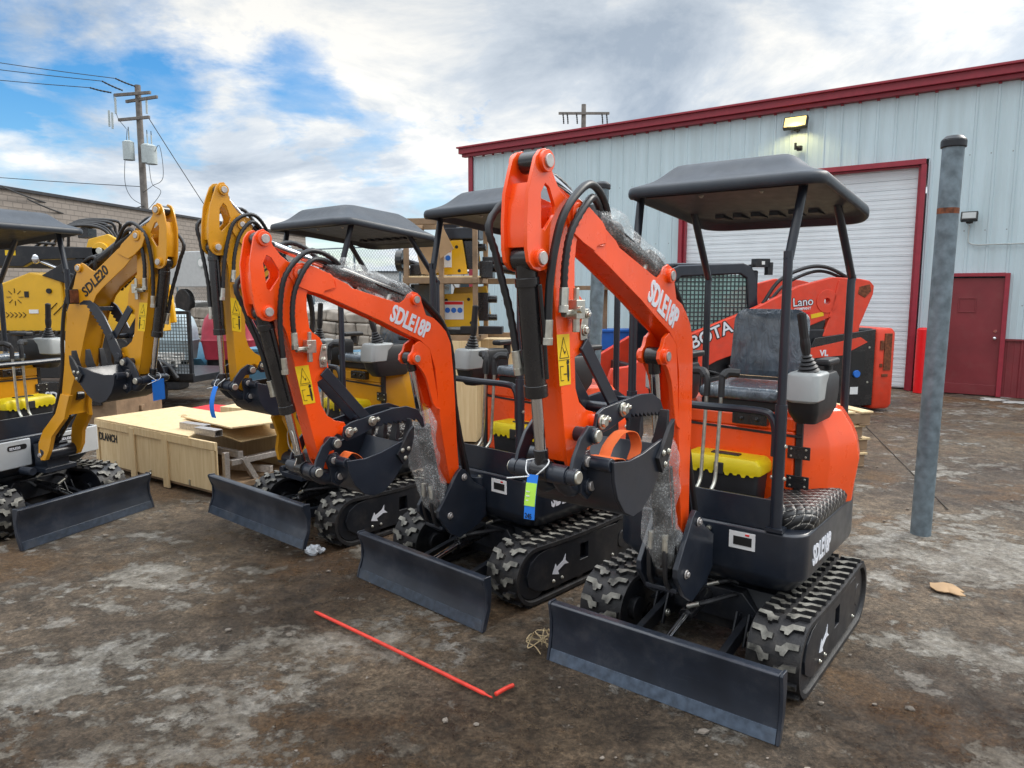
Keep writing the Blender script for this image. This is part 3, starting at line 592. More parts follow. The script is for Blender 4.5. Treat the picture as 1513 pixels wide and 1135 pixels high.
    for pt in ((1.685, 1.70), (1.69, 1.66)): q = FA(pt); b.cyl((q[0], aw+.004, q[1]), (q[0], aw+.0075, q[1]), .010, n=12, mi=2)
    arm = part(b, 'arm', [body, 'pinc', 'ink'], bevel=.004)
    for sd in ((1,) if not two else (-1, 1)):                                                                                 # safety sticker
        c0, c1, c2, c3 = [FA(p) for p in ((1.846, 1.655), (1.772, 1.655), (1.760, 1.487), (1.826, 1.487))]; y = sd*(aw+.0072)
        b = B(); vs = [b.bm.verts.new((p[0], y, p[1])) for p in (c0, c1, c2, c3)]; b.face(vs); st = b.done('warning_sticker', 'stick', arm, bevel=0)
        def q(u, v): return tuple(Vector((c0[0], c0[1]))*(1-u)*(1-v)+Vector((c1[0], c1[1]))*u*(1-v)+Vector((c3[0], c3[1]))*(1-u)*v+Vector((c2[0], c2[1]))*u*v)
        b = B(); y2 = sd*(aw+.0082)
        def line(a, c, w=.0022): b.beam((a[0], y2, a[1]), (c[0], y2, c[1]), .001, w, up=(0, 1, 0)) if False else b.prism([(a[0]-w*.5, a[1]-w*.5), (a[0]+w*.5, a[1]+w*.5), (c[0]+w*.5, c[1]+w*.5), (c[0]-w*.5, c[1]-w*.5)], min(y2, y2-sd*.0008), max(y2, y2-sd*.0008))
        tri = [q(.5, .06), q(.14, .46), q(.88, .46)]
        for i in range(3): line(tri[i], tri[(i+1) % 3])
        line(q(.42, .26), q(.55, .38), .006); line(q(.55, .38), q(.62, .33), .004); line(q(.06, .50), q(.94, .50), .0015)
        line(q(.14, .62), q(.14, .9)); line(q(.14, .62), q(.4, .62)); line(q(.14, .9), q(.4, .9)); line(q(.42, .78), q(.66, .78), .004)
        b.prism([q(.72, .6), q(.86, .6), q(.88, .78), q(.84, .93), q(.74, .93), q(.70, .78)], min(y2, y2-sd*.0008), max(y2, y2-sd*.0008)); c_ = q(.79, .55); b.cyl((c_[0], y2, c_[1]), (c_[0], y2-sd*.0008, c_[1]), .008, n=10)
        b.done('sticker_print', 'ink', st, bevel=0)
    sd = P.get('side', -1 if two else 1)
    vb = FA((1.765, 1.735)); b = B(); b.box((vb[0], sd*(aw+.028), vb[1]), (.05, .04, .062)); b.cyl((vb[0], sd*(aw+.028), vb[1]-.03), (vb[0], sd*(aw+.028), vb[1]-.075), .014, n=6); b.cyl((vb[0], sd*(aw+.028), vb[1]+.03), (vb[0], sd*(aw+.028), vb[1]+.07), .011, n=6); b.cyl((vb[0]+.025, sd*(aw+.028), vb[1]-.01), (vb[0]+.075, sd*(aw+.03), vb[1]-.012), .014, n=6); b.cyl((vb[0]+.02, sd*(aw+.05), vb[1]), (vb[0]+.02, sd*(aw+.065), vb[1]), .012, n=10)
    b.done('valve_block', 'zinc', arm, bevel=.002)
    b = B(); p0, p1 = FA((1.675, 1.735)), FA((1.688, 1.675)); y = aw+.008
    b.prism([(p1[0]-.018, p1[1]-.045), (p1[0]+.02, p1[1]-.045), (p1[0]+.024, p1[1]), (p0[0]+.013, p0[1]), (p0[0]-.012, p0[1]), (p1[0]-.022, p1[1])], y, y+.006); b.bolt((p1[0], y+.006, p1[1]-.012), (0, 1, 0), .014, .006); b.bolt((p0[0], y+.006, p0[1]-.02), (0, 1, 0), .009, .006); b.done('locking_plate', 'zinc', arm, bevel=.002)
    # cylinders
    def ram(name, a, c, fb, rb, rr, y=0., eye=.03, blacken='black'):
        a, c = Vector((a[0], y, a[1])), Vector((c[0], y, c[1])); d = c-a; L = d.length; d.normalize()
        b = B(); b.cyl(a, a+d*(L*fb), rb, n=22); b.cyl(a+d*(L*fb-.03), a+d*(L*fb+.012), rb*1.1, n=22); b.cyl(a+Vector((0, -eye, 0)), a+Vector((0, eye, 0)), rb*1.12, n=20); b.cyl(a+d*(rb*1.6), a+d*(rb*1.6+.03), rb*1.12, n=22)
        n_ = Vector((-d.z, 0, d.x)); n_ = n_ if name != 'bucket_cylinder' else -n_*-1
        b.tube([a+d*(L*fb-.05)+Vector((0, rb+.012, 0)), a+d*(L*fb*.5)+Vector((0, rb+.014, 0)), a+d*.08+Vector((0, rb+.012, 0))], .007, n=8, k=2)
        o = part(b, name, blacken, bevel=.003)
        b = B(); b.cyl(a+d*(L*fb), c-d*.05, rr, n=18); b.done('piston_rod', 'chrome', o, bevel=0)
        b = B(); b.cyl(c-d*.075, c-d*.0, rr*1.25, n=16); b.cyl(c+Vector((0, -eye, 0)), c+Vector((0, eye, 0)), rr*1.75, n=18); b.done('rod_eye', 'black', o, bevel=.003)
        return a, c, d, L
    bc = FK((1.848, 1.205)); bcyl = ram('bucket_cylinder', pins['low'], bc, .62, .036, .020, eye=.032)
    acyl = ram('arm_cylinder', ears['up'], top, .60, .036, .019, eye=.030)
    cb = f0((.90, .56)) if not two else (foot[0]+.16, foot[1]+.02)
    if not two: bcy = ram('boom_cylinder', cb, ears['lo'], .56, .042, .021, eye=.028)
    else: bcy = ram('boom_cylinder', (foot[0]-.04, foot[1]+.06), FB((.90, 1.02)), .62, .040, .021, eye=.028)
    # hydraulic hoses
    sgn = P.get('side', sd)
    def hose(pts, y, r=.0135, rb=.16, nm='hydraulic_hose'):
        b = B(); b.tube([(p[0], (y[i] if isinstance(y, list) else y), p[1]) for i, p in enumerate(pts)], r, n=10, k=10, ribs=rb); h = part(b, nm, 'hose', bevel=0, ang=80)
        for i, j in ((0, 1), (-1, -2)):
            b = B(); yy = lambda q: (y[q] if isinstance(y, list) else y); a_ = Vector((pts[i][0], yy(i), pts[i][1])); c_ = Vector((pts[j][0], yy(j), pts[j][1])); d_ = (c_-a_).normalized()
            b.cyl(a_-d_*.02, a_+d_*.045, r*1.18, n=10); b.cyl(a_-d_*.035, a_-d_*.012, r*1.35, n=6); b.done('hose_fitting', 'zinc', h, bevel=.001)
    yb = bb+.022; A_ = lambda *p: [FA(q) for q in p]; tp = Vector(tip)
    bd = (FB((1.30, 1.90)) if not two else FB((1.44, 2.03)))
    bdir = (Vector(FB((1.742, 2.04)) if not two else FB((1.69, 2.175)))-Vector(FB((1.30, 1.83) if not two else (1.30, 1.90)))).normalized(); bn = Vector((-bdir.y, bdir.x)); bn = bn if bn.y > 0 else -bn
    def bo(al, up): w = tp+bdir*al+bn*up; return (w.x, w.y)
    hose(A_((1.842, 1.76), (1.835, 1.88), (1.80, 1.985))+[bo(-.02, .06), bo(-.09, .105), bo(-.19, .11), bo(-.33, .075), bo(-.40, .05)], [sgn*(aw+.03)]*3+[sgn*.075, sgn*.05, sgn*.02, 0., 0.])
    hose([FA((1.90, 1.66)), FA((1.90, 1.80)), FA((1.885, 1.93)), FA((1.845, 2.04))]+[bo(.02, .09), bo(-.07, .135), bo(-.20, .13), bo(-.34, .085), bo(-.42, .05)], [sgn*.055, sgn*.06, sgn*.07, sgn*.08, sgn*.075, sgn*.06, sgn*.03, -.02, -.02], rb=.0 if not two and P['o'][0] > .5 else .16)
    hose(A_((1.925, 1.56), (1.945, 1.72), (1.985, 1.90), (1.99, 2.02))+[bo(.06, .12), bo(-.06, .16), bo(-.20, .10)], [-sgn*.045, -sgn*.06, -sgn*.085, -sgn*.10, -sgn*.10, -sgn*.08, -sgn*.05])
    e_ = Vector(ears['up']); 
    hose([bo(-.55, .07), (e_.x+.12, e_.y+.09), (e_.x-.02, e_.y+.05), FB((.90, 1.80)) if not two else FB((.98, 1.88)), FB((.80, 1.68)) if not two else FB((.88, 1.70)), FB((.745, 1.5)) if not two else FB((.83, 1.5)), FB((.735, 1.15)) if not two else FB((.77, 1.15)), (.50, .52)], [.02, .01, 0, .01, .01, .01, .01, .02], rb=.1)
    hose([bo(-.58, .06), (e_.x+.10, e_.y+.075), (e_.x-.04, e_.y+.03), FB((.88, 1.78)) if not two else FB((.96, 1.86)), FB((.785, 1.66)) if not two else FB((.86, 1.68)), FB((.73, 1.45)) if not two else FB((.81, 1.45)), FB((.72, 1.1)) if not two else FB((.75, 1.1)), (.49, .50)], [-.03, -.03, -.03, -.025, -.025, -.025, -.02, -.02], rb=.0)
    if not two:
        q0, q1 = Vector(cb), Vector(ears['lo']); dd = (q1-q0).normalized(); nn = Vector((dd.y, -dd.x))
        pf = lambda al, o: tuple(q0+dd*al+nn*o)
        hose([pf(.16, .055), pf(.06, .075), pf(-.06, .05), (.62, .42)], [.035, .04, .04, .03], r=.011, rb=0); hose([pf(.16, .05), pf(.05, .07), pf(-.06, .04), (.62, .40)], [-.035, -.04, -.04, -.03], r=.011, rb=0)
    # bucket, linkage, thumb
    K = lambda *pp: [FK((1.728+p[0], 1.226+p[1])) for p in pp]
    bw = .185; back = [(-.012, .008), (-.02, -.06), (-.045, -.125), (-.095, -.185), (-.155, -.213), (-.22, -.205), (-.285, -.165), (-.345, -.105), (-.40, -.03), (-.415, .0)]
    b = B(); o_ = K(*back); i_ = K(*[(x*.94-.012, z*.94+.004) for x, z in back]); n = len(back)
    b.prism(o_+i_[::-1], -bw, bw)
    side = K((-.012, .008), (-.02, -.06), (-.045, -.125), (-.095, -.185), (-.155, -.213), (-.22, -.205), (-.285, -.165), (-.345, -.105), (-.40, -.03), (-.415, .0), (-.37, .032), (-.30, .018), (-.22, .002), (-.12, -.006))
    for s_ in (1, -1): b.prism(side, min(s_*bw, s_*(bw+.012)), max(s_*bw, s_*(bw+.012)))
    c_ = K((-.022, -.006))[0]; b.cyl((c_[0], -bw, c_[1]), (c_[0], bw, c_[1]), .024, n=18)
    for s_ in (1, -1):
        ear = K((.03, .03), (-.03, .035), (-.06, -.02), (-.06, -.12), (-.02, -.14), (.02, -.11), (.02, -.05), (.035, 0)); y = s_*.075
        b.prism(ear, min(y, y+s_*.016), max(y, y+s_*.016))
        for pc in K((0, 0), (-.027, -.09)): b.cyl((pc[0], y, pc[1]), (pc[0], y+s_*.026, pc[1]), .030, n=18); b.cyl((pc[0], y, pc[1]), (pc[0], y+s_*.034, pc[1]), .018, n=14, mi=1)
    bk = part(b, 'bucket', ['grey', 'pinc'], bevel=.003)
    for s_ in (1, -1):
        q = K((-.345, -.09), (-.40, -.035), (-.43, .04), (-.435, .10), (-.40, .075), (-.355, .02), (-.31, -.03)); y = s_*(bw+.012); b = B(); b.prism(q, min(y, y+s_*.016), max(y, y+s_*.016))
        for pc in K((-.36, -.06), (-.385, -.015), (-.345, -.015)): b.bolt((pc[0], y+s_*.016, pc[1]), (0, s_, 0), .009, .004, mi=1)
        b.done('side_cutter', ['greyd', 'zinc'], bk, bevel=.003)
    for y in (-.165, -.055, .055, .165):
        b = B(); t0, t1, t2, t3 = K((-.40, -.02), (-.43, .03), (-.445, .13), (-.405, .01)); b.loft([[(t0[0], y-.03, t0[1]), (t0[0], y+.03, t0[1]), (t3[0], y+.03, t3[1]), (t3[0], y-.03, t3[1])], [(t1[0]-.012, y-.026, t1[1]), (t1[0]-.012, y+.026, t1[1]), (t1[0]+.022, y+.026, t1[1]), (t1[0]+.022, y-.026, t1[1])], [(t2[0]-.003, y-.018, t2[1]), (t2[0]-.003, y+.018, t2[1]), (t2[0]+.006, y+.018, t2[1]), (t2[0]+.006, y-.018, t2[1])]]); b.done('tooth', 'greyd', bk, bevel=.003)
    for s_ in (1, -1):
        q = K((-.02, .12), (.02, .128), (.07, .09), (.11, .03), (.135, -.04), (.115, -.06), (.085, -.05), (.06, .01), (.03, .055), (-.02, .06), (-.04, .09)); y = s_*.068 if True else 0
        y = s_*.105; b = B(); b.prism(q, min(y, y+s_*.015), max(y, y+s_*.015))
        for pc in K((-.008, .09), (.112, -.028)): b.cyl((pc[0], y, pc[1]), (pc[0], y+s_*.030, pc[1]), .028, n=18); b.cyl((pc[0], y, pc[1]), (pc[0], y+s_*.038, pc[1]), .022, n=16, mi=1); b.cyl((pc[0], s_*.04, pc[1]), (pc[0], y, pc[1]), .026, n=16)
        part(b, 'rocker_link', ['grey', 'zinc'], bevel=.004)
    b = B(); p0, p1 = K((.112, -.028), (-.027, -.09)); b.cyl((p0[0], -.10, p0[1]), (p0[0], .10, p0[1]), .033, n=20); b.cyl((p1[0], -.072, p1[1]), (p1[0], .072, p1[1]), .034, n=20); m_ = ((p0[0]+p1[0])/2, -.0, (p0[1]+p1[1])/2-.02)
    for s_ in (1, -1): b.tube([(p0[0], s_*.052, p0[1]), (m_[0], s_*.052, m_[2]-.012), (p1[0], s_*.052, p1[1])], .030, n=12, k=4)
    part(b, 'bucket_link', 'grey', bevel=.003)
    th = [(-.075, .10), (-.09, .15), (-.13, .165), (-.25, .175), (-.40, .185), (-.50, .178), (-.57, .145), (-.605, .09), (-.612, .04), (-.60, .035), (-.575, .075)]
    for k in range(8): th += [(-.555+k*.032, .098+k*.003), (-.548+k*.032, .083+k*.003)]
    th += [(-.28, .11), (-.18, .085), (-.10, .075)]; tr_ = P.get('thumb', 0.); ct, st_ = math.cos(R(tr_)), math.sin(R(tr_))
    def TK(*pp): return K(*[(-.113+(x+.113)*ct-(z-.119)*st_, .119+(x+.113)*st_+(z-.119)*ct) for x, z in pp])
    th = TK(*th); b = B()
    for s_ in (1, -1): b.prism(th, min(s_*.072, s_*.086), max(s_*.072, s_*.086))
    for pc, r_ in zip(TK((-.113, .119), (-.26, .145)), (.024, .02)):
        b.cyl((pc[0], -.09, pc[1]), (pc[0], .09, pc[1]), r_, n=16); b.bolt((pc[0], .086, pc[1]), (0, 1, 0), .020, .010, mi=1); b.bolt((pc[0]-.035, .086, pc[1]+.005), (0, 1, 0), .010, .008, mi=1)
    pc = TK((-.50, .14))[0]; b.box((pc[0], 0, pc[1]), (.03, .15, .03)); part(b, 'thumb', ['grey', 'zinc'], bevel=.003)
    l0 = FA((1.70, 1.62)); l1 = TK((-.25, .15))[0]
    for s_ in (1, -1): b = B(); b.beam((l0[0], s_*.062, l0[1]), (l1[0], s_*.062, l1[1]), .012, .055, up=(0, 0, 1)); part(b, 'thumb_link', 'grey', bevel=.004)
    return dict(root=root, FA=FA, FB=FB, FK=FK, K=K, acyl=acyl, bcyl=bcyl, bcy=bcy, bc=bc, bw=bw, W=Matrix.Translation((P['o'][0], P['o'][1], 0)) @ Matrix.Rotation(R(P['ang']), 4, 'Z'))
l1 = (.789, -.614); l2 = (.733, -.680)
E1 = excavator(dict(label='orange mini excavator at front right, nearest the viewer, blue and lime tag under its arm', o=(1.2331-.03*l1[0], 3.797-.03*l1[1]), ang=-127.9, paint='orange', blade=(.95, 0, .35), foot=(.709, .749), tip=(1.697, 2.05), top=(1.87, 2.195), bp=(1.683, 1.226)))
E2 = excavator(dict(label='second orange mini excavator, middle of the row, with bubble wrapped rams and no tag', o=(.05005+.05*l2[0], 4.739-.05*l2[1]), ang=-132.9, paint='orange', blade=(.95, 0, .9), foot=(.622, .680), tip=(1.669, 1.885), top=(1.844, 2.036), bp=(1.543, .960)))
E3 = excavator(dict(label='yellow mini excavator behind the middle orange one, arm raised straight up', o=(-1.20, 5.773), ang=-130.5, paint='yellow', style='B', bw=.055, hw=.63, side=1, blade=(.98, .12, 1.0), foot=(.617, .566), tip=(1.0, 2.24), top=(1.115, 2.455), bp=(1.03, 1.18)))
E4 = excavator(dict(label='yellow mini excavator at far left, facing the right side of the yard', o=(-4.111, 5.789), ang=-21.35, paint='yellow', style='B', bw=.085, thumb=-52, blade=(.95, 0, .9), foot=(.617, .566), tip=(1.69, 2.175), top=(1.85, 2.346), bp=(1.535, 1.212)))
#MORE
# ------------------------------------------------------------------ loose things on the machines
def toolbox(E, label, x=.13, y=-.02, rz=0.):
    w = E['W'] @ Vector((x, y, .714)); t = thing('tool_box', label, 'toolbox', w, E['root'].rotation_euler.z+rz, 'yellow lidded tool boxes on the cab floors')
    b = B(); b.loft([[(p[0], p[1], z) for p in rrect(-.085*k, .085*k, -.195*k, .195*k, .02, 3)] for z, k in ((0, .94), (.17, 1.0))]); b.done('tray', 'plast', t, bevel=.004)
    b = B(); b.loft([[(p[0], p[1], z) for p in rrect(-.095*k-.0, .095*k, -.21*k, .21*k, .02, 3)] for z, k in ((.172, 1.0), (.19, 1.02), (.222, 1.0), (.240, .93), (.247, .88))])
    for i in range(9):
        yy = -.17+i*.0425
        for s in (1, -1): b.prism([(yy-.019, .18), (yy+.019, .18), (yy+.008, .163-.006*(i % 2)), (yy-.008, .163-.006*(i % 2))], min(s*.090, s*.0955), max(s*.090, s*.0955), axis='x')
    b.done('lid', 'lidyel', t, bevel=.004)
    b = B(); b.box((0, 0, .250), (.045, .15, .010)); b.box((.098, 0, .19), (.012, .05, .06)); b.done('handle', 'plast', t, bevel=.004)
toolbox(E1, 'yellow lidded tool box on the floor of the front right orange excavator')
toolbox(E2, 'yellow lidded tool box on the floor of the middle orange excavator', y=.10)
toolbox(E3, 'yellow lidded tool box in the yellow excavator with the upright arm')
toolbox(E4, 'yellow lidded tool box on the floor of the far left yellow excavator', x=.20, y=.06)
def wrap(E, label, axis, t0, t1, r, seed, sag=.0, side=None):
    a, c, d, L = axis; x = Vector((0, 1, 0)); z = d.cross(x)*-1; b = B(); rng = random.Random(seed); N = 30; ls = []; st = 30
    for i in range(st+1):
        t = t0+(t1-t0)*i/st; p = a+d*(L*t); e = .55+.45*min(1, math.sin(math.pi*(i+.6)/(st+1.2))*2.2); l = []
        for k in range(N):
            an = 2*math.pi*k/N; v = x*math.cos(an)+z*math.sin(an); q = v*r*e
            nz = mnoise.noise(Vector((math.cos(an)*1.7+seed, math.sin(an)*1.7, i*.16)))*.42+mnoise.noise(Vector((math.cos(an)*3+seed, math.sin(an)*3, i*.4)))*.12
            l.append(tuple(p+q*(1+nz)+(side or Vector())*sag*math.sin(math.pi*i/st)))
        ls.append(l)
    b.loft(ls, caps=False); o = b.done('bubble_wrap', 'bubble', None, bevel=0, ang=75); o.matrix_world = E['W']; return tag(o, label, 'bubble wrap', 'bubble wrap sleeves round the hydraulic rams')
wrap(E1, 'bubble wrap round the ram on top of the front right boom', E1['acyl'], -.02, .60, .060, 3, .01, Vector((0, 0, 1)))
wrap(E1, 'bubble wrap hanging round the lower ram behind the front right bucket', E1['bcy'], .02, .66, .074, 5, .02, Vector((1, 0, 0)))
wrap(E2, 'bubble wrap round the ram on top of the middle orange boom', E2['acyl'], -.02, .62, .060, 8, .01, Vector((0, 0, 1)))
wrap(E2, 'bubble wrap hanging round the lower ram of the middle orange boom', E2['bcy'], .0, .68, .080, 11, .03, Vector((1, 0, 0)))
def paper_tag(E, label, two=False, curl=.3, wd=.028, ln=1.):
    bc = E['bc']; t = thing('paper_tag', label, 'tag', E['W'] @ Vector((bc[0], 0, bc[1])), E['root'].rotation_euler.z, 'paper tags tied to the arm ends')
    def strip(name, z0, z1, m, off=0.):
        z0 *= ln; z1 *= ln
        b = B(); w = wd; prev = None
        for i in range(7):
            z = z0+(z1-z0)*i/6; u = -z/.22; x = .052+.018*math.sin(u*2.6)*curl*3+off; y = .012*math.sin(u*3)*curl-.025*curl*u
            q = [b.bm.verts.new((x, y-w, z)), b.bm.verts.new((x+.002, y+w, z+.003))]
            if prev: b.face([prev[0], prev[1], q[1], q[0]])
            prev = q
        o = b.done(name, m, t, bevel=0); sf = o.modifiers.new('thick', 'SOLIDIFY'); sf.thickness = .0012; return o
    strip('card', -.01, -.235, 'bluep')
    if two:
        strip('inspection_label', -.05, -.165, 'green', .0022); b = B(); 
        for zz in (-.06, -.075, -.09): b.box((.071, -.008, zz), (.001, .014, .004))
        b.done('print', 'paper', t, bevel=0)
        text('number', '245', (.0712, -.020, -.150), (.05, 1, 0), (0, 0, 1), .024, 'ink', t, bold=.0, cond=.8)
    b = B(); b.tube([(.02, -.05, .03), (.05, -.03, .0), (.052, 0, -.012), (.05, .03, .01), (.02, .04, .035), (-.01, 0, .04), (.02, -.05, .03)], .0022, n=6, k=6)
    b.tube([(.05, -.0, -.01), (.06, -.05, -.02), (.065, -.10, -.03)], .0022, n=6); b.done('tie', 'paper', t, bevel=0)
paper_tag(E1, 'blue and lime green paper tag hanging from the front right arm', True, .35, .022, .66)
paper_tag(E3, 'curled blue paper tag hanging under the raised yellow arm', False, .7, .032, .95)
paper_tag(E4, 'flat blue paper tag hanging from the far left yellow bucket', False, .05, .052, .66)
b = B(); q0 = (.052+.0, 0); bc = E2['bc']                                                                  # bare wire loop
b.tube([(bc[0]+.03, 0, bc[1]+.07), (bc[0]+.055, .04, bc[1]+.12), (bc[0]+.06, .02, bc[1]+.19), (bc[0]+.055, -.03, bc[1]+.18), (bc[0]+.05, -.03, bc[1]+.11), (bc[0]+.03, 0, bc[1]+.06), (bc[0]+.07, .05, bc[1]+.03)], .0025, n=6)
o = b.done('wire_loop', 'zinc', None, bevel=0); o.matrix_world = E2['W']; tag(o, 'bare wire loop left on the middle orange arm, without a tag', 'wire')
def ribbon(b, pts, w, mi=0):
    P = smooth_path(pts, 8); prev = None
    for i, p in enumerate(P):
        q = [b.bm.verts.new((p.x, p.y-w/2, p.z)), b.bm.verts.new((p.x, p.y+w/2, p.z))]
        if prev: b.face([prev[0], prev[1], q[1], q[0]], mi)
        prev = q
def strap(E, label, pts_list):
    b = B()
    for pts, w in pts_list: ribbon(b, [(E['K'](p[:2])[0][0], p[2], E['K'](p[:2])[0][1]) for p in pts], w)
    o = b.done('webbing_strap', 'strap', None, bevel=0); o.matrix_world = E['W']; s = o.modifiers.new('t', 'SOLIDIFY'); s.thickness = .003; return tag(o, label, 'strap', 'orange straps in the buckets')
strap(E1, 'orange webbing strap looped inside the front right bucket', [([(-.03, .012, .10), (-.10, -.008, .10), (-.16, .03, .09), (-.24, .065, .09), (-.31, .055, .10), (-.33, .0, .11), (-.30, -.05, .11)], .045), ([(-.05, .008, .12), (-.09, .004, .12), (-.14, -.01, .12), (-.19, -.06, .10)], .10), ([(-.08, .0, .03), (-.10, .05, .03), (-.11, .12, .03)], .045)])
strap(E2, 'crumpled bit of orange strap in the middle orange bucket', [([(-.05, .0, .10), (-.09, .022, .10), (-.13, .0, .10), (-.17, -.05, .10)], .07)])
# ------------------------------------------------------------------ ground
def ground():
    b = B(); xs = [-400, -120, -45, -22, -12]+[-8+i*.14 for i in range(115)]+[12, 22, 45, 120, 400]; ys = [-60, -15, -4, 0]+[.8+i*.14 for i in range(80)]+[13, 15, 18, 22, 30, 45, 80, 160, 600]
    g = []
    for y in ys:
        row = []
        for x in xs:
            near = sm((11-y)/3)*sm((y-.3)/1)*sm((8.5-abs(x))/2); p = Vector((x, y, 0))
            h = (mnoise.noise(p*.8)*.010+mnoise.noise(p*2.3)*.008+mnoise.noise(p*5.5)*.005)*near
            row.append(b.bm.verts.new((x, y, h-.006)))
        g.append(row)
    for r0, r1 in zip(g, g[1:]):
        for i in range(len(xs)-1): b.face([r0[i], r0[i+1], r1[i+1], r1[i]])
    m = bpy.data.materials.new('muddy frozen yard'); m.use_nodes = True; nt = m.node_tree; L = nt.links; p = nt.nodes['Principled BSDF']; tc = _n(nt, 'ShaderNodeTexCoord')
    def noise(sc, det=8, rough=.6, dist=0., off=0., st=(1, 1, 1), rot=0.):
        mp = _n(nt, 'ShaderNodeMapping'); mp.inputs['Location'].default_value = (off, off*1.3, 0); mp.inputs['Scale'].default_value = st; mp.inputs['Rotation'].default_value = (0, 0, rot); L.new(tc.outputs['Object'], mp.inputs[0])
        n = _n(nt, 'ShaderNodeTexNoise'); n.inputs['Scale'].default_value = sc; n.inputs['Detail'].default_value = det; n.inputs['Roughness'].default_value = rough; n.inputs['Distortion'].default_value = dist; L.new(mp.outputs[0], n.inputs['Vector']); return n.outputs['Fac']
    def ramp(f, *st):
        r = _n(nt, 'ShaderNodeValToRGB'); e = r.color_ramp.elements
        while len(e) < len(st): e.new(.5)
        for i, (ps, c) in enumerate(st): e[i].position = ps; e[i].color = (*c, 1) if isinstance(c, tuple) else (c, c, c, 1)
        L.new(f, r.inputs[0]); return r.outputs[0]
    def mix(f, a, c, mode='MIX'):
        n = _n(nt, 'ShaderNodeMix', data_type='RGBA', blend_type=mode)
        for i, v in ((0, f), (6, a), (7, c)):
            if isinstance(v, float): n.inputs[i].default_value = v
            elif isinstance(v, tuple): n.inputs[i].default_value = (*v, 1)
            else: L.new(v, n.inputs[i])
        return n.outputs[2]
    fine2 = ramp(noise(26, 10, .82, 0, 12), (.36, .45), (.5, 1.), (.63, 1.45)); base = ramp(noise(.55, 9, .62, .5), (.25, (.060, .044, .032)), (.42, (.112, .083, .058)), (.58, (.172, .126, .082)), (.76, (.22, .188, .145)))
    fine = ramp(noise(46, 8, .82), (.38, .38), (.5, .95), (.62, 1.7)); c = mix(1., base, fine, 'MULTIPLY')
    med = ramp(noise(7, 13, .80, .2, 7), (.38, .45), (.5, .95), (.62, 1.6)); c = mix(1., c, med, 'MULTIPLY')
    orange = ramp(noise(.7, 12, .68, 0, 23.), (.52, 0.), (.60, .75)); c = mix(orange, c, mix(1., (.16, .088, .036), fine, 'MULTIPLY'))
    icr = ramp(noise(.33, 4, .55, 0, 41.), (.30, .25), (.46, 1.)); f1 = noise(.95, 15, .69, .15, 3.4, (1, 1.35, 1), .5); f2 = noise(5.2, 12, .74, .2, 13.); fm = _n(nt, 'ShaderNodeMix', data_type='FLOAT'); fm.inputs[0].default_value = .36; L.new(f1, fm.inputs[2]); L.new(f2, fm.inputs[3]); fi = fm.outputs[0]; ia = fi
    for (qx, qy, qr, qk) in ((3.3, 4.95, .9, .12), (2.7, 4.7, .7, .09), (-2.9, 3.0, 1.3, .07), (-1.2, 2.9, .8, .06), (.1, 2.2, .9, .06), (2.3, 3.0, .9, .07), (-1.8, 4.2, 1.1, .05)):
        qd = _n(nt, 'ShaderNodeVectorMath', operation='DISTANCE'); L.new(tc.outputs['Object'], qd.inputs[0]); qd.inputs[1].default_value = (qx, qy, 0); qm = _n(nt, 'ShaderNodeMapRange'); qm.inputs[1].default_value = qr; qm.inputs[2].default_value = 0.; qm.inputs[4].default_value = qk; L.new(qd.outputs['Value'], qm.inputs[0])
        qa = _n(nt, 'ShaderNodeMath', operation='ADD'); L.new(ia, qa.inputs[0]); L.new(qm.outputs[0], qa.inputs[1]); ia = qa.outputs[0]
    icem = ramp(ia, (.540, 0.), (.564, .95)); ice = mix(1., icem, icr, 'MULTIPLY')
    icec = ramp(noise(7, 9, .75, .3, 5), (.36, (.17, .148, .118)), (.5, (.29, .262, .218)), (.64, (.45, .425, .38))); c = mix(ice, c, mix(1., icec, fine2, 'MULTIPLY'))
    sp = ramp(noise(2.6, 15, .74, .2, 9.), (.572, 0.), (.60, .7)); c = mix(sp, c, mix(1., (.36, .335, .295), fine2, 'MULTIPLY'))
    grit = ramp(noise(75, 4, .65), (.62, 0.), (.70, .6)); c = mix(grit, c, (.34, .285, .21)); pit = ramp(noise(60, 5, .7, 0, 3), (.30, .65), (.37, 0.)); c = mix(pit, c, (.022, .015, .010))
    pd = _n(nt, 'ShaderNodeVectorMath', operation='DISTANCE'); L.new(tc.outputs['Object'], pd.inputs[0]); pd.inputs[1].default_value = (-1.35, 4.75, 0)
    pm = _n(nt, 'ShaderNodeMapRange'); pm.inputs[1].default_value = 1.25; pm.inputs[2].default_value = .2; pm.inputs[3].default_value = 0.; pm.inputs[4].default_value = .22; L.new(pd.outputs['Value'], pm.inputs[0])
    pa = _n(nt, 'ShaderNodeMath', operation='ADD'); L.new(noise(.42, 9, .6, .3, 15.5), pa.inputs[0]); L.new(pm.outputs[0], pa.inputs[1]); wet = ramp(pa.outputs[0], (.53, 0.), (.62, 1.)); wet2 = mix(wet, c, mix(1., c, (.60, .56, .52), 'MULTIPLY')); L.new(wet2, p.inputs['Base Color'])
    ro = mix(wet, ramp(noise(5, 6, .6, 0, 2), (.36, .36), (.64, .78)), ramp(noise(9, 6, .6, 0, 4), (.35, .16), (.65, .6))); L.new(ro, p.inputs['Roughness']); p.inputs['Specular IOR Level'].default_value = .42
    hs = []
    for f, k in ((noise(5, 9, .7, .4, 7), 1.), (ice, .30), (sp, .18), (noise(46, 8, .82), .55), (noise(130, 4, .7), .25)):
        q = _n(nt, 'ShaderNodeMath', operation='MULTIPLY'); q.inputs[1].default_value = k; L.new(f, q.inputs[0]); hs.append(q.outputs[0])
    a2 = None
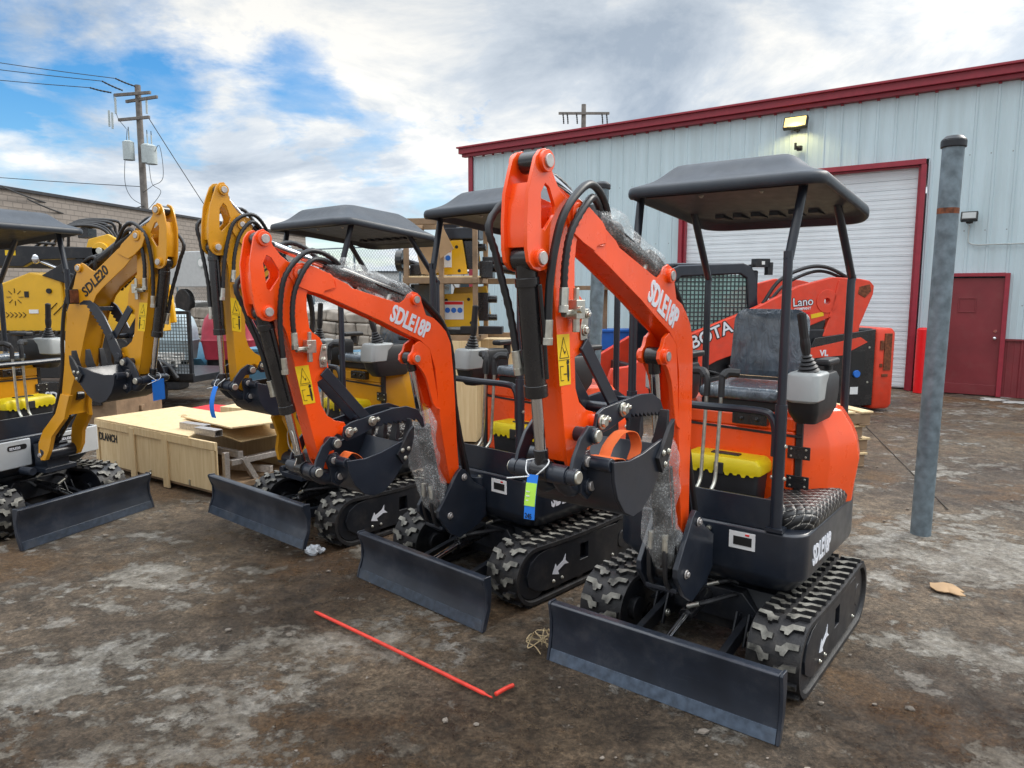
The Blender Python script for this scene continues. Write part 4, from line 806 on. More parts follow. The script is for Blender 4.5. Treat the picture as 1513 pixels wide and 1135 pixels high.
    for h_ in hs:
        if a2 is None: acc = h_; a2 = 1; continue
        a2 = _n(nt, 'ShaderNodeMath', operation='ADD'); L.new(acc, a2.inputs[0]); L.new(h_, a2.inputs[1]); acc = a2.outputs[0]
    bmp = _n(nt, 'ShaderNodeBump'); bmp.inputs['Strength'].default_value = 1.; bmp.inputs['Distance'].default_value = .042; L.new(a2.outputs[0], bmp.inputs['Height']); L.new(bmp.outputs[0], p.inputs['Normal'])
    tag(b.done('ground', [m], None, bevel=0, ang=180), None, None, kind='structure')
ground()
b = B(); rng = random.Random(4)
for i in range(420):
    y = 1.4+rng.random()**1.3*6; x = (rng.random()-.5)*2*(1.1+y*.72); r = .003+rng.random()**5*.013
    b.ball((x, y, r*.25), r, (1+rng.random()*.5, 1, .65), 1, jit=.6)
tag(b.done('gravel', 'pebble', None, bevel=0), None, None, kind='stuff')
b = B(); b.prism([(5.2, 11.2), (5.212, 11.2), (3.63, 5.9), (3.622, 5.9)], -.004, .002, axis='z'); M['stain'] = mat('dark joint stain', (.045, .034, .026), .8); tag(b.done('ground_joint', 'stain', None, bevel=0), None, None, kind='structure')
def stickobj(name, p, q, r, m, label, cat, n=10):
    b = B(); b.tube([(p[0], p[1], r+.004), ((p[0]+q[0])/2, (p[1]+q[1])/2, r+.007), (q[0], q[1], r+.004)], lambda t: r*(1 if .012 < t < .975 else .45), n=n, k=24); return tag(b.done(name, m, None, bevel=0), label, cat)
stickobj('marker_rod', (-1.1089, 3.9124), (-.0885, 3.0361), .0095, 'redst', 'long thin red rod lying on the muddy ground', 'rod')
stickobj('rod_fragment', (-.075, 3.06), (.008, 3.14), .010, 'redst', 'short broken red piece beside the end of the long rod', 'rod')
b = B(); rng = random.Random(3)
for k in range(7):
    P0 = Vector((.15+rng.uniform(-.03, .03), 3.52+rng.uniform(-.04, .04), .01)); b.tube([P0+Vector((rng.uniform(-.07, .05), rng.uniform(-.09, .05), rng.uniform(.0, .09))) for _ in range(4)], .003, n=5, k=6)
tag(b.done('dry_weeds', 'straw', None, bevel=0), 'dry straw coloured weeds at the left end of the nearest blade', 'weeds')
b = B(); pts = [(-.075, -.03), (-.05, -.05), (-.02, -.045), (.0, -.085), (.03, -.09), (.028, -.055), (.055, -.05), (.06, -.01), (.055, .03), (.02, .05), (-.02, .055), (-.06, .04), (-.078, .01)]
top_ = [b.bm.verts.new((x*1.15, y*1.5, .016+.012*mnoise.noise(Vector((x*22, y*22, 3))))) for x, y in pts]; bot = [b.bm.verts.new((v.co.x, v.co.y, v.co.z-.006)) for v in top_]
c0 = b.bm.verts.new((0, 0, .03)); c1 = b.bm.verts.new((0, 0, .022))
for i in range(len(pts)): j = (i+1) % len(pts); b.face([top_[i], top_[j], c0]); b.face([bot[j], bot[i], c1]); b.face([top_[i], bot[i], bot[j], top_[j]])
tag(b.done('torn_cardboard', 'card', None, bevel=0, loc=(2.64, 4.25, 0)), 'torn scrap of brown cardboard on the ground at right', 'cardboard')
b = B(); b.ball((0, 0, .025), .045, (1.2, .9, .8), 3, jit=.5); b.ball((.05, .02, .015), .025, (1.2, 1, .8), 2, jit=.5); tag(b.done('ice_chunk', 'ice', None, bevel=0, loc=(-1.375, 4.87, 0)), 'lump of clear ice under the corner of a raised blade', 'ice')
rng = random.Random(12)
for i, (x, y, s) in enumerate([(8.75, 12.0, .45)]):
    b = B()
    for _ in range(16): a = rng.random()*6.28; q = rng.random()**.6*s*1.5; b.ball((math.cos(a)*q*1.4, math.sin(a)*q*.8, -.004), s*rng.uniform(.12, .42), (1.4, .9, .10), 3, jit=.9)
    tag(b.done('snow_patch', 'snow', None, bevel=0, loc=(x, y, 0)), 'white snow heap against the dark red wall base', 'snow')
# ------------------------------------------------------------------ steel posts
def post(name, base, topz, r, lean, label, capm='greyd', rust=None, g='grey steel posts'):
    t = thing(name, label, 'post', (base[0], base[1], 0), 0, g); b = B(); P = lambda z: (lean[0]*z, lean[1]*z, z)
    b.cyl(P(-.05), P(topz), r, n=32); b.done('pipe', 'galv', t, bevel=0)
    b = B(); b.cyl(P(topz-.035), P(topz+.015), r*1.17, n=32); b.cyl(P(topz+.015), P(topz+.045), r*1.17, r*.75, n=32); b.done('cap', capm, t, bevel=.006)
    if rust: b = B(); b.tube([P(rust-.02), P(rust), P(rust+.02)], r*1.012, n=32, k=2); b.done('rusty_band', 'rust', t, bevel=0)
post('steel_post', (3.06, 5.29), 2.83, .070, (.012, .0), 'tall galvanised post with a rusty band, right of the nearest excavator', rust=2.36)
post('steel_post', (.92, 8.5), 2.98, .080, (.035, 0), 'grey capped steel post partly hidden behind the nearest orange boom')
# ------------------------------------------------------------------ metal building
BL = thing('metal_building', 'pale steel clad workshop with dark red trim and a white overhead door', 'building', (8.32, 12.43, 0), math.atan2(.6, -.8))
def clad(b, s0, s1, z0, z1, y=0.):
    k0 = math.ceil((s0+.04)/.305); xs = [s0]; ys = [0.]
    for k in range(k0, int((s1-.04)/.305)+1):
        c = k*.305
        if c-.04 < s0 or c+.04 > s1: continue
        xs += [c-.028, c-.014, c+.014, c+.028]; ys += [0., .017, .017, 0.]
        for q in (.10, .20):
            if c+q+.02 < s1: xs += [c+q-.014, c+q-.006, c+q+.006, c+q+.014]; ys += [0, .003, .003, 0]
    xs.append(s1); ys.append(0.)
    lo = [b.bm.verts.new((x, y+h, z0)) for x, h in zip(xs, ys)]; hi = [b.bm.verts.new((x, y+h, z1)) for x, h in zip(xs, ys)]
    for i in range(len(xs)-1): b.face([lo[i], lo[i+1], hi[i+1], hi[i]])
W1, HH = 11.75, 5.22
b = B(); clad(b, -8, -.05, 0.97, HH); clad(b, -.05, .91, 2.10, HH); clad(b, .91, 1.27, 0, HH); clad(b, 1.27, 5.92, 4.10, HH); clad(b, 5.92, W1, 0, HH)
b.box((W1/2-4, -.12, HH/2+2.1), (W1+7.9, .02, .8)); b.prism([(-.02, 0), (-.02, HH), (-8, HH+.66), (-15, HH), (-15, 0)], W1-.03, W1-.01, axis='x'); b.box((W1/2-4, -15, HH/2), (W1+8, .03, HH)); b.box((-8, -7.5, HH/2), (.03, 15, HH))
b.done('wall', 'cladw', BL, bevel=0, ang=20)
b = B(); clad(b, -8, -.05, 0, .97, .006); b.box((-4.0, .02, .98), (7.9, .05, .03)); b.done('wainscot', 'mdoor', BL, bevel=0, ang=20)
b = B()
b.box((W1/2-3.9, .06, HH+.04), (W1+8.15, .14, .07)); b.box((W1/2-3.9, .10, HH+.145), (W1+8.25, .22, .13)); b.box((W1/2-3.9, .13, HH+.23), (W1+8.3, .28, .04))
for k in range(-26, 38): b.box((k*.305, .025, HH-.012), (.05, .05, .03))
b.done('eave_gutter', 'maroon', BL, bevel=.004)
b = B(); b.box((W1-.05, .045, HH/2), (.13, .05, HH)); b.done('corner_trim', 'maroon', BL, bevel=.003)
b = B(); b.prism([(.02, HH+.27), (-7.5, HH+.92), (-15, HH+.27), (-15, HH+.22), (-7.5, HH+.86), (.02, HH+.22)], -8.1, W1+.15, axis='x'); b.done('roof', 'cladw', BL, bevel=0)
b = B(); zz = 0.04
while zz < 3.95:
    h = .17; b.box((3.6, -.10, zz+h/2), (4.5, .03, h-.006)); b.box((3.6, -.0875, zz+h*.25), (4.5, .010, h*.16)); b.box((3.6, -.0875, zz+h*.62), (4.5, .010, h*.16)); zz += h
b.box((3.6, -.12, 2.0), (4.5, .02, 3.96)); gd = b.done('overhead_door', 'slat', BL, bevel=.003)
b = B(); b.box((3.595, .035, 4.05), (4.58, .10, .09)); b.box((1.33, .035, 2.0), (.08, .10, 4.0)); b.box((5.86, .035, 2.0), (.08, .10, 4.0)); b.box((1.40, -.04, 2.0), (.04, .10, 4.0)); b.box((5.79, -.04, 2.0), (.04, .10, 4.0)); b.box((3.595, -.04, 3.985), (4.4, .10, .03)); b.done('door_trim', 'maroon', gd, bevel=.003)
b = B(); b.box((.43, .005, 1.02), (.84, .04, 2.0)); b.box((.43, .03, .10), (.82, .008, .18)); dr = b.done('door', 'mdoor', BL, bevel=.004)
b = B(); b.box((-.025, .04, 1.05), (.07, .07, 2.10)); b.box((.885, .04, 1.05), (.07, .07, 2.10)); b.box((.43, .04, 2.075), (.84, .07, .06)); b.done('frame', 'maroon', dr, bevel=.004)
b = B(); b.cyl((.09, .025, 1.0), (.09, .08, 1.0), .02, n=14); b.ball((.09, .10, 1.0), .034); b.cyl((.09, .025, 1.12), (.09, .045, 1.12), .025, n=14); b.done('knob', 'chrome', dr, bevel=0)
b = B(); b.box((.53, .030, 1.68), (.27, .010, .03)); b.box((.53, .030, 1.44), (.27, .010, .02)); b.box((.405, .030, 1.56), (.02, .010, .21)); b.box((.655, .030, 1.56), (.02, .010, .21)); b.done('covered_window', 'mdoor', dr, bevel=.003)
WB = Matrix.Translation((8.32, 12.43, 0)) @ Matrix.Rotation(math.atan2(.6, -.8), 4, 'Z')
def lamp_unit(s, z, w, h, lit, label):
    t = thing('flood_light', label, 'light', WB @ Vector((s, .03, z)), math.atan2(.6, -.8), 'wall flood lights'); Rm = Matrix.Rotation(R(22), 3, 'X')
    b = B(); b.box((0, .14, 0), (w, .09, h), Rm); b.box((0, .05, -h*.35), (.10, .10, .10)); b.done('housing', 'ink', t, bevel=.012)
    b = B(); b.box(Rm @ Vector((0, .045, 0))+Vector((0, .140, 0)), (w-.05, .012, h-.05), Rm); b.done('lens', 'lamp' if lit else 'pod', t, bevel=.004)
    b = B(); b.tube([(0, .06, -h*.3), (0, .03, -h*.5), (0, .0, -h*.6)], .02, n=8); b.done('bracket', 'greyd', t, bevel=0); return t
lamp_unit(3.53, 4.97, .44, .24, True, 'lit yellow flood light high on the workshop wall'); lamp_unit(.585, 3.05, .25, .16, False, 'small unlit flood light above the dark red door, with a conduit')
ld = bpy.data.lights.new('flood_lamp_light', 'SPOT'); ld.energy = 22; ld.color = (1, .82, .35); ld.spot_size = R(120); ld.shadow_soft_size = .15; lo = bpy.data.objects.new('flood_lamp_light', ld); COL.objects.link(lo); lo.location = WB @ Vector((3.53, .30, 4.93))
lo.rotation_euler = (Vector((WB @ Vector((3.53, -.1, 3.9)))-lo.location)).to_track_quat('-Z', 'Y').to_euler()
b = B(); b.tube([(.585, .05, 2.92), (.585, .05, 2.66), (.54, .05, 2.60), (.45, .05, 2.58)], .012, n=8, k=4); b.tube([(.45, .05, 2.58), (-5, .05, 2.58)], .012, n=8); o = b.done('conduit', 'tank', None, bevel=0); o.matrix_world = WB; tag(o, 'thin grey conduit running right from the small flood light', 'conduit')
b = B(); b.box((0, 0, 0), (.09, .08, .09)); b.cyl((0, .04, 0), (0, .11, -.02), .03, n=14); b.box((.07, .03, .04), (.04, .04, .13)); o = b.done('security_camera', 'ink', None, bevel=.006); o.matrix_world = WB @ Matrix.Translation((3.45, .12, 4.50)); tag(o, 'small black camera on the wall below the lit flood light', 'camera')
t = thing('bollard', 'bright red sleeved bollard beside the overhead door', 'bollard', WB @ Vector((1.13, .22, 0))); b = B(); b.cyl((0, 0, 0), (0, 0, 1.12), .115, n=28); b.done('sleeve', 'redp', t, bevel=0); b = B(); b.ball((0, 0, 1.12), .114, (1, 1, .35), 3); b.done('dome_cap', 'redp', t, bevel=0)
# ------------------------------------------------------------------ red track loader
KL = thing('track_loader', 'orange red compact track loader parked before the white overhead door', 'loader', (5.42, 11.703, 0), R(-168.465)); pk = lambda b, n, m, p=KL, **k: b.done(n, m, p, **k)
for sd in (1, -1):
    y = sd*.655; b = B(); prf = [(.15, .25), (.25, .10), (.5, .03), (2.3, .03), (2.7, .12), (2.95, .4), (2.9, .55), (2.6, .62), (.6, .62), (.25, .5)]
    b.prism(prf, y-.15, y+.15)
    for i in range(20): b.box((.45+i*.1, y, .035), (.05, .30, .06)); b.box((.6+i*.1, y, .62), (.05, .30, .04))
    tr = pk(b, 'crawler_track', 'rubber', bevel=.02)
    for cx in (.55, 1.1, 1.6, 2.1, 2.6): b = B(); b.cyl((cx, y, .26), (cx, y+sd*.16, .26), .15, n=20); b.done('track_wheel', 'greyd', tr, bevel=.01)
b = B(); b.box((1.7, 0, .65), (2.6, 1.25, .8)); b.box((.75, 0, .75), (1.1, 1.60, 1.0)); pk(b, 'chassis', 'greyd', bevel=.03)
b = B(); b.prism([(.20, .10), (1.26, .10), (1.26, 1.0), (1.2, 1.12), (.20, 1.24)], .80, .845)
sp = pk(b, 'side_panel', 'black', bevel=.01)
b = B(); b.prism([(.36, .55), (.62, .55), (.62, .92), (.36, .92)], .83, .849); b.done('panel_recess', 'ink', sp, bevel=.004)
b = B(); b.cyl((.50, .845, .58), (.50, .88, .58), .055, n=18); b.done('fuel_cap', 'blue', sp, bevel=.006)
b = B(); b.box((.52, .851, .33), (.13, .004, .11)); b.done('label', 'paper', sp, bevel=0)
b = B()
for p in ((.30, .97), (.65, .97), (.30, .45), (.72, .45), (.95, .4)): b.bolt((p[0], .846, p[1]), (0, 1, 0), .012, .005)
b.done('panel_bolt', 'zinc', sp, bevel=0)
b = B(); b.prism([(.34, 1.05), (.46, 1.125), (1.30, .97), (2.4, .95), (2.4, .74), (.75, .86)], .848, .856); pk(b, 'side_stripe', 'kred', bevel=.002)
text('model_decal', 'VL', (1.12, .858, .86), (-1, 0, 0), (0, .0, 1), .12, 'white', KL, bold=.04)
b = B(); b.loft([[(x, y, z) for x, y in rrect(-.16-g, .20, -.82-g, .86+g, .10, 4)] for z, g in ((.04, -.03), (.10, 0), (1.18, .0), (1.25, -.03))]); tl = pk(b, 'rear_bumper', 'kred', bevel=.02)
b = B(); b.box((.0, .865, .90), (.12, .02, .55)); b.box((.10, .866, 1.0), (.06, .02, .14)); b.box((.10, .866, .7), (.04, .02, .05)); b.box((.03, .866, .55), (.10, .02, .04)); b.done('tail_recess', 'rust', tl, bevel=.004)
arm_ = [(4.40, .36), (4.28, .73), (4.03, .76), (3.48, 1.07), (2.11, 1.58), (1.48, 1.87), (.94, 2.0), (.5, 1.98), (.33, 1.95), (.25, 1.87), (.26, 1.75), (.45, 1.3), (.47, 1.12), (1.06, 1.14), (.96, 1.41), (1.2, 1.32), (1.45, 1.23), (2.71, .81), (3.22, .56), (3.72, .34), (3.96, .10), (4.36, .07)]
hol = [(1.02+.05*math.cos(a*.524), 1.65+.05*math.sin(a*.524)) for a in range(12)]
for sd in (1, -1):
    b = B(); b.prism(arm_, min(sd*.70, sd*.81), max(sd*.70, sd*.81), holes=[hol]); a_ = pk(b, 'lift_arm', 'kred', bevel=.015)
    b = B(); ri = [(1.02+.17*math.cos(t*.2618+.0), 1.65+.17*math.sin(t*.2618)) for t in range(24)]; b.prism(ri, min(sd*.81, sd*.822), max(sd*.81, sd*.822), holes=[hol]); b.prism([(.98, 1.42), (.85, 1.95), (.82, 1.95), (.94, 1.42)], min(sd*.81, sd*.822), max(sd*.81, sd*.822)); b.done('arm_gusset', 'kred', a_, bevel=.005)
    b = B(); b.prism([(.40, 1.70), (.30, 1.80), (.33, 1.9), (.5, 1.86), (.52, 1.76)], min(sd*.81, sd*.818), max(sd*.81, sd*.818)); b.done('pivot_wear', 'rust', a_, bevel=.004)
text('brand_decal', 'KUBOTA', (3.42, .813, .86), (-1, 0, .40), (0, 0, 1), .25, 'ink', KL, bold=.075, cond=1.0); text('brand_decal', 'KUBOTA', (3.42, .8145, .86), (-1, 0, .40), (0, 0, 1), .25, 'white', KL, bold=.015, cond=1.0)
text('dealer_decal', 'Lano', (1.57, .8140, 1.575), (-1, 0, .08), (0, 0, 1), .17, 'ink', KL, bold=.05); text('dealer_decal', 'Lano', (1.57, .8150, 1.575), (-1, 0, .08), (0, 0, 1), .17, 'white', KL, bold=.005)
text('dealer_decal', 'COMPANY', (1.54, .8142, 1.515), (-1, 0, .08), (0, 0, 1), .055, 'white', KL, bold=.02)
b = B(); b.prism([(1.64, 1.44), (1.28, 1.47), (1.28, 1.50), (1.64, 1.47)], .811, .8135); b.done('dealer_underline', 'redp', KL, bevel=0)
b = B(); b.prism([(1.26, 1.40), (1.06, 1.44), (1.07, 1.50), (1.27, 1.46)], .811, .8135); b.done('caution_label', 'stick', KL, bevel=0)
b = B(); b.tube([(2.0, .74, 1.62), (1.75, .74, 1.95), (1.35, .74, 2.13), (1.0, .74, 2.14), (.62, .74, 1.98)], .028, n=8, k=8); b.tube([(1.9, .70, 1.62), (1.65, .70, 1.88), (1.3, .70, 2.05), (1.0, .70, 2.08), (.62, .70, 1.95)], .024, n=8, k=8); pk(b, 'hydraulic_hose', 'hose', bevel=0)
cabp = [(3.45, .75), (3.45, 1.95), (3.38, 2.10), (3.25, 2.16), (2.25, 2.20), (2.12, 2.15), (2.05, 2.02), (1.95, 1.20), (1.95, .75)]; win = [(3.28, 1.25), (3.28, 1.93), (3.2, 2.0), (2.3, 2.04), (2.2, 1.98), (2.12, 1.25)]
b = B()
for sd in (1, -1): b.prism(cabp, min(sd*.56, sd*.62), max(sd*.56, sd*.62), holes=[win])
b.box((2.75, 0, 2.165), (1.1, 1.14, .06)); b.box((2.03, .5, 1.5), (.10, .12, 1.2)); b.box((2.03, -.5, 1.5), (.10, .12, 1.2)); cab = pk(b, 'cab', 'grey', bevel=.025)
for sd in (1, -1): b = B(); b.box((2.7, sd*.585, 1.63), (1.2, .004, .84)); b.done('side_screen', 'screen', cab, bevel=0)
b = B(); b.box((2.7, .565, 1.63), (1.16, .008, .80)); b.done('window_glass', 'tint', cab, bevel=0)
b = B(); b.box((2.7, .15, 1.2), (.5, .5, .9)); b.box((2.45, .15, 1.75), (.12, .35, .3)); b.done('driver_seat', 'ink', cab, bevel=.05)
b = B(); b.beam((2.20, .56, 2.14), (1.95, .60, 2.19), .05, .05); b.box((1.98, .60, 2.20), (.22, .14, .12)); b.box((1.86, .62, 2.12), (.08, .10, .18)); b.box((1.98, .675, 2.2), (.05, .004, .05), mi=1); b.done('work_light', ['greyd', 'paper'], cab, bevel=.01)
b = B(); b.box((3.75, 0, .42), (.1, 1.3, .6)); b.box((3.9, 0, .15), (.4, 1.5, .05)); pk(b, 'quick_hitch', 'greyd', bevel=.02)
b = B(); b.tube([(2.9, .66, 1.05), (2.9, .68, .72), (2.6, .68, .6)], .03, n=8); b.box((1.2, .72, 1.2), (.4, .1, .35)); b.cyl((1.3, .72, 1.0), (2.5, .72, .7), .05, n=14); pk(b, 'lift_cylinder', 'black', bevel=.006)
# ------------------------------------------------------------------ pallets
def pallet(loc, rz, label, w=1.15, d=1.0):
    t = thing('wooden_pallet', label, 'pallet', loc, rz, 'wooden pallets stacked behind the nearest excavator')
    for i in range(6): b = B(); b.box((-.5*w+.05+i*(w-.1)/5, 0, .125), (.14, d, .02)); b.done('deck_board', 'ply', t, bevel=.003)
    for y in (-d/2+.04, 0, d/2-.04): b = B(); b.box((0, y, .06), (w, .045, .105)); b.done('runner', 'oldwood', t, bevel=.004)
    for x in (-w/2+.07, 0, w/2-.07): b = B(); b.box((x, 0, -.002), (.12, d, .016)); b.done('bottom_board', 'oldwood', t, bevel=.003)
for k, (dx, dy, rz) in enumerate([(0, 0, 0), (.03, .02, 3), (-.02, .03, -4), (.02, -.03, 1)]): pallet((2.98+dx, 7.75+dy, .012+k*.145), R(12+rz), ('weathered pallet at the bottom of the stack', 'second pallet up in the stack behind the front excavator', 'third pallet up, just below the pale top one', 'pale wooden pallet on top of the stack')[k])
# ------------------------------------------------------------------ timber rack of attachments
RK = thing('timber_rack', 'tall weathered timber frame on a plywood crate, holding attachments', 'rack', (-.42, 8.6, 0), R(-8)); b = B()
b.box((-.42, .30, .62), (.86, .75, 1.20)); cr = b.done('plywood_crate', 'ply', RK, bevel=.004)
b = B(); b.box((.35, .62, .62), (.68, .70, 1.2)); cr2 = b.done('plywood_crate', 'ply', RK, bevel=.004)
def bars(n, L_, m='oldwood'):
    b = B()
    for p, q, w, h in L_: b.beam(p, q, w, h)
    return b.done(n, m, RK, bevel=.004)
for x, y in ((-.82, -.04), (-.40, -.04), (.0, -.04), (-.82, .66), (.0, .66), (.55, .7)): bars('upright', [((x, y, 1.22), (x, y, 2.62), .055, .055)])
for z in (1.245, 1.92, 2.60): bars('rail', [((-.86, -.04, z), (.04, -.04, z), .06, .07)]); bars('rail', [((-.86, .66, z), (.62, .70, z), .06, .07)]); bars('rail', [((.0, -.08, z), (.0, .7, z), .06, .06)]); bars('rail', [((-.82, -.04, z), (-.82, .7, z), .06, .06)])
bars('shelf', [((-.86, .30, 1.965), (.04, .30, 1.965), .7, .02)], 'ply')
WR = Matrix.Translation((-.42, 8.6, 0)) @ Matrix.Rotation(R(-8), 4, 'Z')
def inrack(o, label, cat, group=None): o.matrix_world = WR; return tag(o, label, cat, group)
def hammer(x, z, label, up):
    t = thing('breaker_attachment', label, 'attachment', WR @ Vector((x, .2, z)), R(-8+up), 'yellow plated attachments on the rack')
    b = B(); q = [(-.33, 0), (.22, .02), (.16, .42), (-.24, .40)]; b.prism(q, 0, .03); b.prism([(p[0]+.12, p[1]+.08) for p in q], .26, .29); b.done('side_plate', 'loadyel', t, bevel=.006)
    b = B(); b.box((.22, .16, .25), (.20, .2, .34)); b.cyl((.2, .16, .12), (.42, .16, .12), .04, n=14); b.cyl((.2, .16, .34), (.42, .16, .34), .045, n=14); b.done('hitch_block', 'black', t, bevel=.01)
    for c in ((.12, .06), (.09, .34), (-.18, .33)): b = B(); b.cyl((c[0], -.002, c[1]), (c[0], .01, c[1]), .02, n=12); b.done('plate_hole', 'ink', t, bevel=0)
    b = B(); b.box((-.09, -.003, .21), (.24, .003, .22)); st = b.done('safety_label', 'paper', t, bevel=0)
    b = B(); b.box((-.09, -.006, .295), (.22, .002, .035)); b.done('label_band', 'redp', st, bevel=0)
    b = B()
    for k in range(3): b.cyl((-.165+k*.075, -.006, .21), (-.165+k*.075, -.008, .21), .032, n=18)
    b.done('label_mark', 'blue', st, bevel=0)
hammer(-.36, 1.98, 'yellow plated breaker on the upper shelf, half covered by cardboard', 0); hammer(-.22, 1.36, 'yellow plated breaker on the lower shelf with a blue marked label', 4)
b = B(); b.cyl((-.98, .14, 2.16), (-.90, .14, 2.16), .13, n=26); b.cyl((-.92, .14, 2.16), (-.70, .14, 2.10), .035, n=12); b.box((-.80, .14, 2.0), (.2, .12, .14)); b.box((-.66, .14, 2.05), (.3, .14, .12)); inrack(b.done('auger_drive', 'black', None, bevel=.008), 'black round headed auger drive at the left end of the upper shelf', 'attachment')
b = B(); b.prism([(-.72, 2.30), (-.46, 2.34), (-.40, 2.05), (-.52, 1.98), (-.66, 2.0)], .02, .026); b.prism([(-.46, 2.55), (-.40, 2.60), (-.24, 2.28), (-.40, 2.17)], -.09, -.083); inrack(b.done('cardboard_sheet', 'card', None, bevel=.001), 'torn brown cardboard hanging over the upper shelf', 'cardboard')
b = B(); b.box((-.25, .35, 2.48), (.5, .3, .14)); b.box((-.35, .30, 2.58), (.16, .2, .08)); b.box((-.15, .30, 2.58), (.1, .2, .06)); inrack(b.done('attachment_frame', 'grey', None, bevel=.015), 'dark grey attachment frame under the top rail of the rack', 'attachment')
b = B(); b.cyl((.05, .2, 2.10), (.62, .2, 2.02), .06, n=16); b.box((.30, .2, 2.16), (.5, .12, .08)); b.box((.1, .2, 2.05), (.16, .2, .2)); inrack(b.done('hydraulic_attachment', 'black', None, bevel=.01), 'long black hydraulic attachment sticking out right of the shelf', 'attachment')
b = B(); b.box((.05, .1, 1.34), (.5, .14, .09)); b.box((-.35, .3, 1.31), (.5, .3, .06)); inrack(b.done('steel_channel', 'greyd', None, bevel=.008), 'dark steel channel lying on the crate top', 'steel')
b = B(); b.box((-.62, .30, 1.58), (.36, .5, .60)); inrack(b.done('glass_panel', 'dkglass', None, bevel=.01), 'dark glossy machine window in the lower shelf', 'glass')
b = B(); ribbon(b, [(-.44, -.06, 1.50), (-.50, -.10, 1.42), (-.57, -.10, 1.25), (-.60, -.09, .98), (-.60, -.09, .70)], .03); o = b.done('plastic_strap', 'paper', None, bevel=0); o.modifiers.new('t', 'SOLIDIFY').thickness = .003; inrack(o, 'white plastic strap hanging down the plywood crate', 'strap')
# ------------------------------------------------------------------ bench with bin by the workshop wall
t = thing('work_bench', 'rough timber bench and shelf against the workshop wall', 'bench', (1.55, 12.3, 0), R(-5))
for x in (-.9, .0, .9): b = B(); b.box((x, 0, .95), (.09, .09, 1.9)); b.done('leg', 'oldwood', t, bevel=.004)
for z in (.78, 1.85): b = B(); b.box((0, .1, z), (2.1, .6, .07)); b.done('shelf', 'oldwood', t, bevel=.004)
b = B(); b.beam((.35, -.1, 1.8), (.62, -.1, .8), .05, .09); b.done('brace', 'ply', t, bevel=.004)
b = B(); b.loft([[(x, y, z) for x, y in rrect(-.35-g, .35+g, -.2-g, .2+g, .05, 4)] for z, g in ((0, -.03), (.3, .0), (.3, .02), (.34, .02))]); tag(b.done('storage_bin', 'blue', None, bevel=.006, loc=(1.80, 12.3, .83)), 'bright blue plastic bin on the timber bench', 'bin')
b = B(); b.cyl((-.2, 0, .05), (.2, 0, .05), .10, n=14); b.ball((0, -.1, .12), .1, sub=2, jit=.3); b.ball((.2, 0, .16), .09, sub=2, jit=.3); b.box((-.1, 0, .22), (.2, .1, .1)); tag(b.done('engine_part', 'zinc', None, bevel=.008, loc=(2.45, 12.1, .82)), 'greasy metal engine part on the bench beside the blue bin', 'part')
# ------------------------------------------------------------------ plywood crate at left
u = Vector((.825, -.565, 0)); v = Vector((.565, .825, 0)); ca = math.atan2(u.y, u.x)
CR = thing('plywood_crate', 'long low plywood crate with broken lid between the yellow excavators', 'crate', (-4.22, 7.30, 0), ca); pc = lambda b, n, m='ply', **k: b.done(n, m, CR, **k)
b = B(); b.box((1.02, .006, .29), (2.04, .012, .44)); fr = pc(b, 'front_panel', bevel=.002)
b = B(); b.box((1.02, -.008, .475), (2.04, .014, .07)); b.box((.03, -.008, .27), (.06, .014, .33)); b.box((2.0, -.008, .27), (.06, .014, .33)); b.done('batten', 'ply', fr, bevel=.002)
for x in (.70, 1.26): b = B(); b.box((x, -.010, .25), (.09, .018, .50)); b.done('leg', 'ply', fr, bevel=.003)
for x in (.35, .98, 1.62): b = B(); b.box((x, -.004, .10), (.02, .008, .05)); b.done('clip', 'zinc', fr, bevel=.001)
text('stencil', 'SDLANCH', (.02, -.003, .315), (1, 0, 0), (0, 0, 1), .105, 'ink', fr, bold=.03, cond=.8)
b = B(); b.prism([(0, -.01), (1.65, -.01), (1.40, .45), (1.62, .92), (.0, .92)], .512, .526, axis='z'); pc(b, 'lid', bevel=.002)
b = B(); b.box((1.6, .60, .50), (.75, .62, .012), Matrix.Rotation(R(6), 3, 'Y')); pc(b, 'broken_lid', bevel=.002)
b = B(); b.box((1.0, .90, .28), (2.0, .012, .44)); pc(b, 'back_panel', bevel=.002)
b = B(); b.box((1.0, .45, .07), (2.0, .88, .05)); pc(b, 'base', 'oldwood', bevel=.003)
b = B(); b.box((1.96, .14, .24), (.04, .05, .3)); b.box((1.80, .5, .16), (.45, .05, .06), Matrix.Rotation(R(20), 3, 'Z')); b.box((1.93, .50, .28), (.06, .6, .05)); b.box((1.75, .3, .34), (.4, .05, .06)); b.box((1.95, .38, .2), (.05, .05, .25), Matrix.Rotation(R(30), 3, 'X')); b.box((1.80, .72, .26), (.4, .04, .05), Matrix.Rotation(R(-20), 3, 'Y')); pc(b, 'packed_frame', 'pinc', bevel=.003)
WC = Matrix.Translation((-4.22, 7.30, 0)) @ Matrix.Rotation(ca, 4, 'Z')
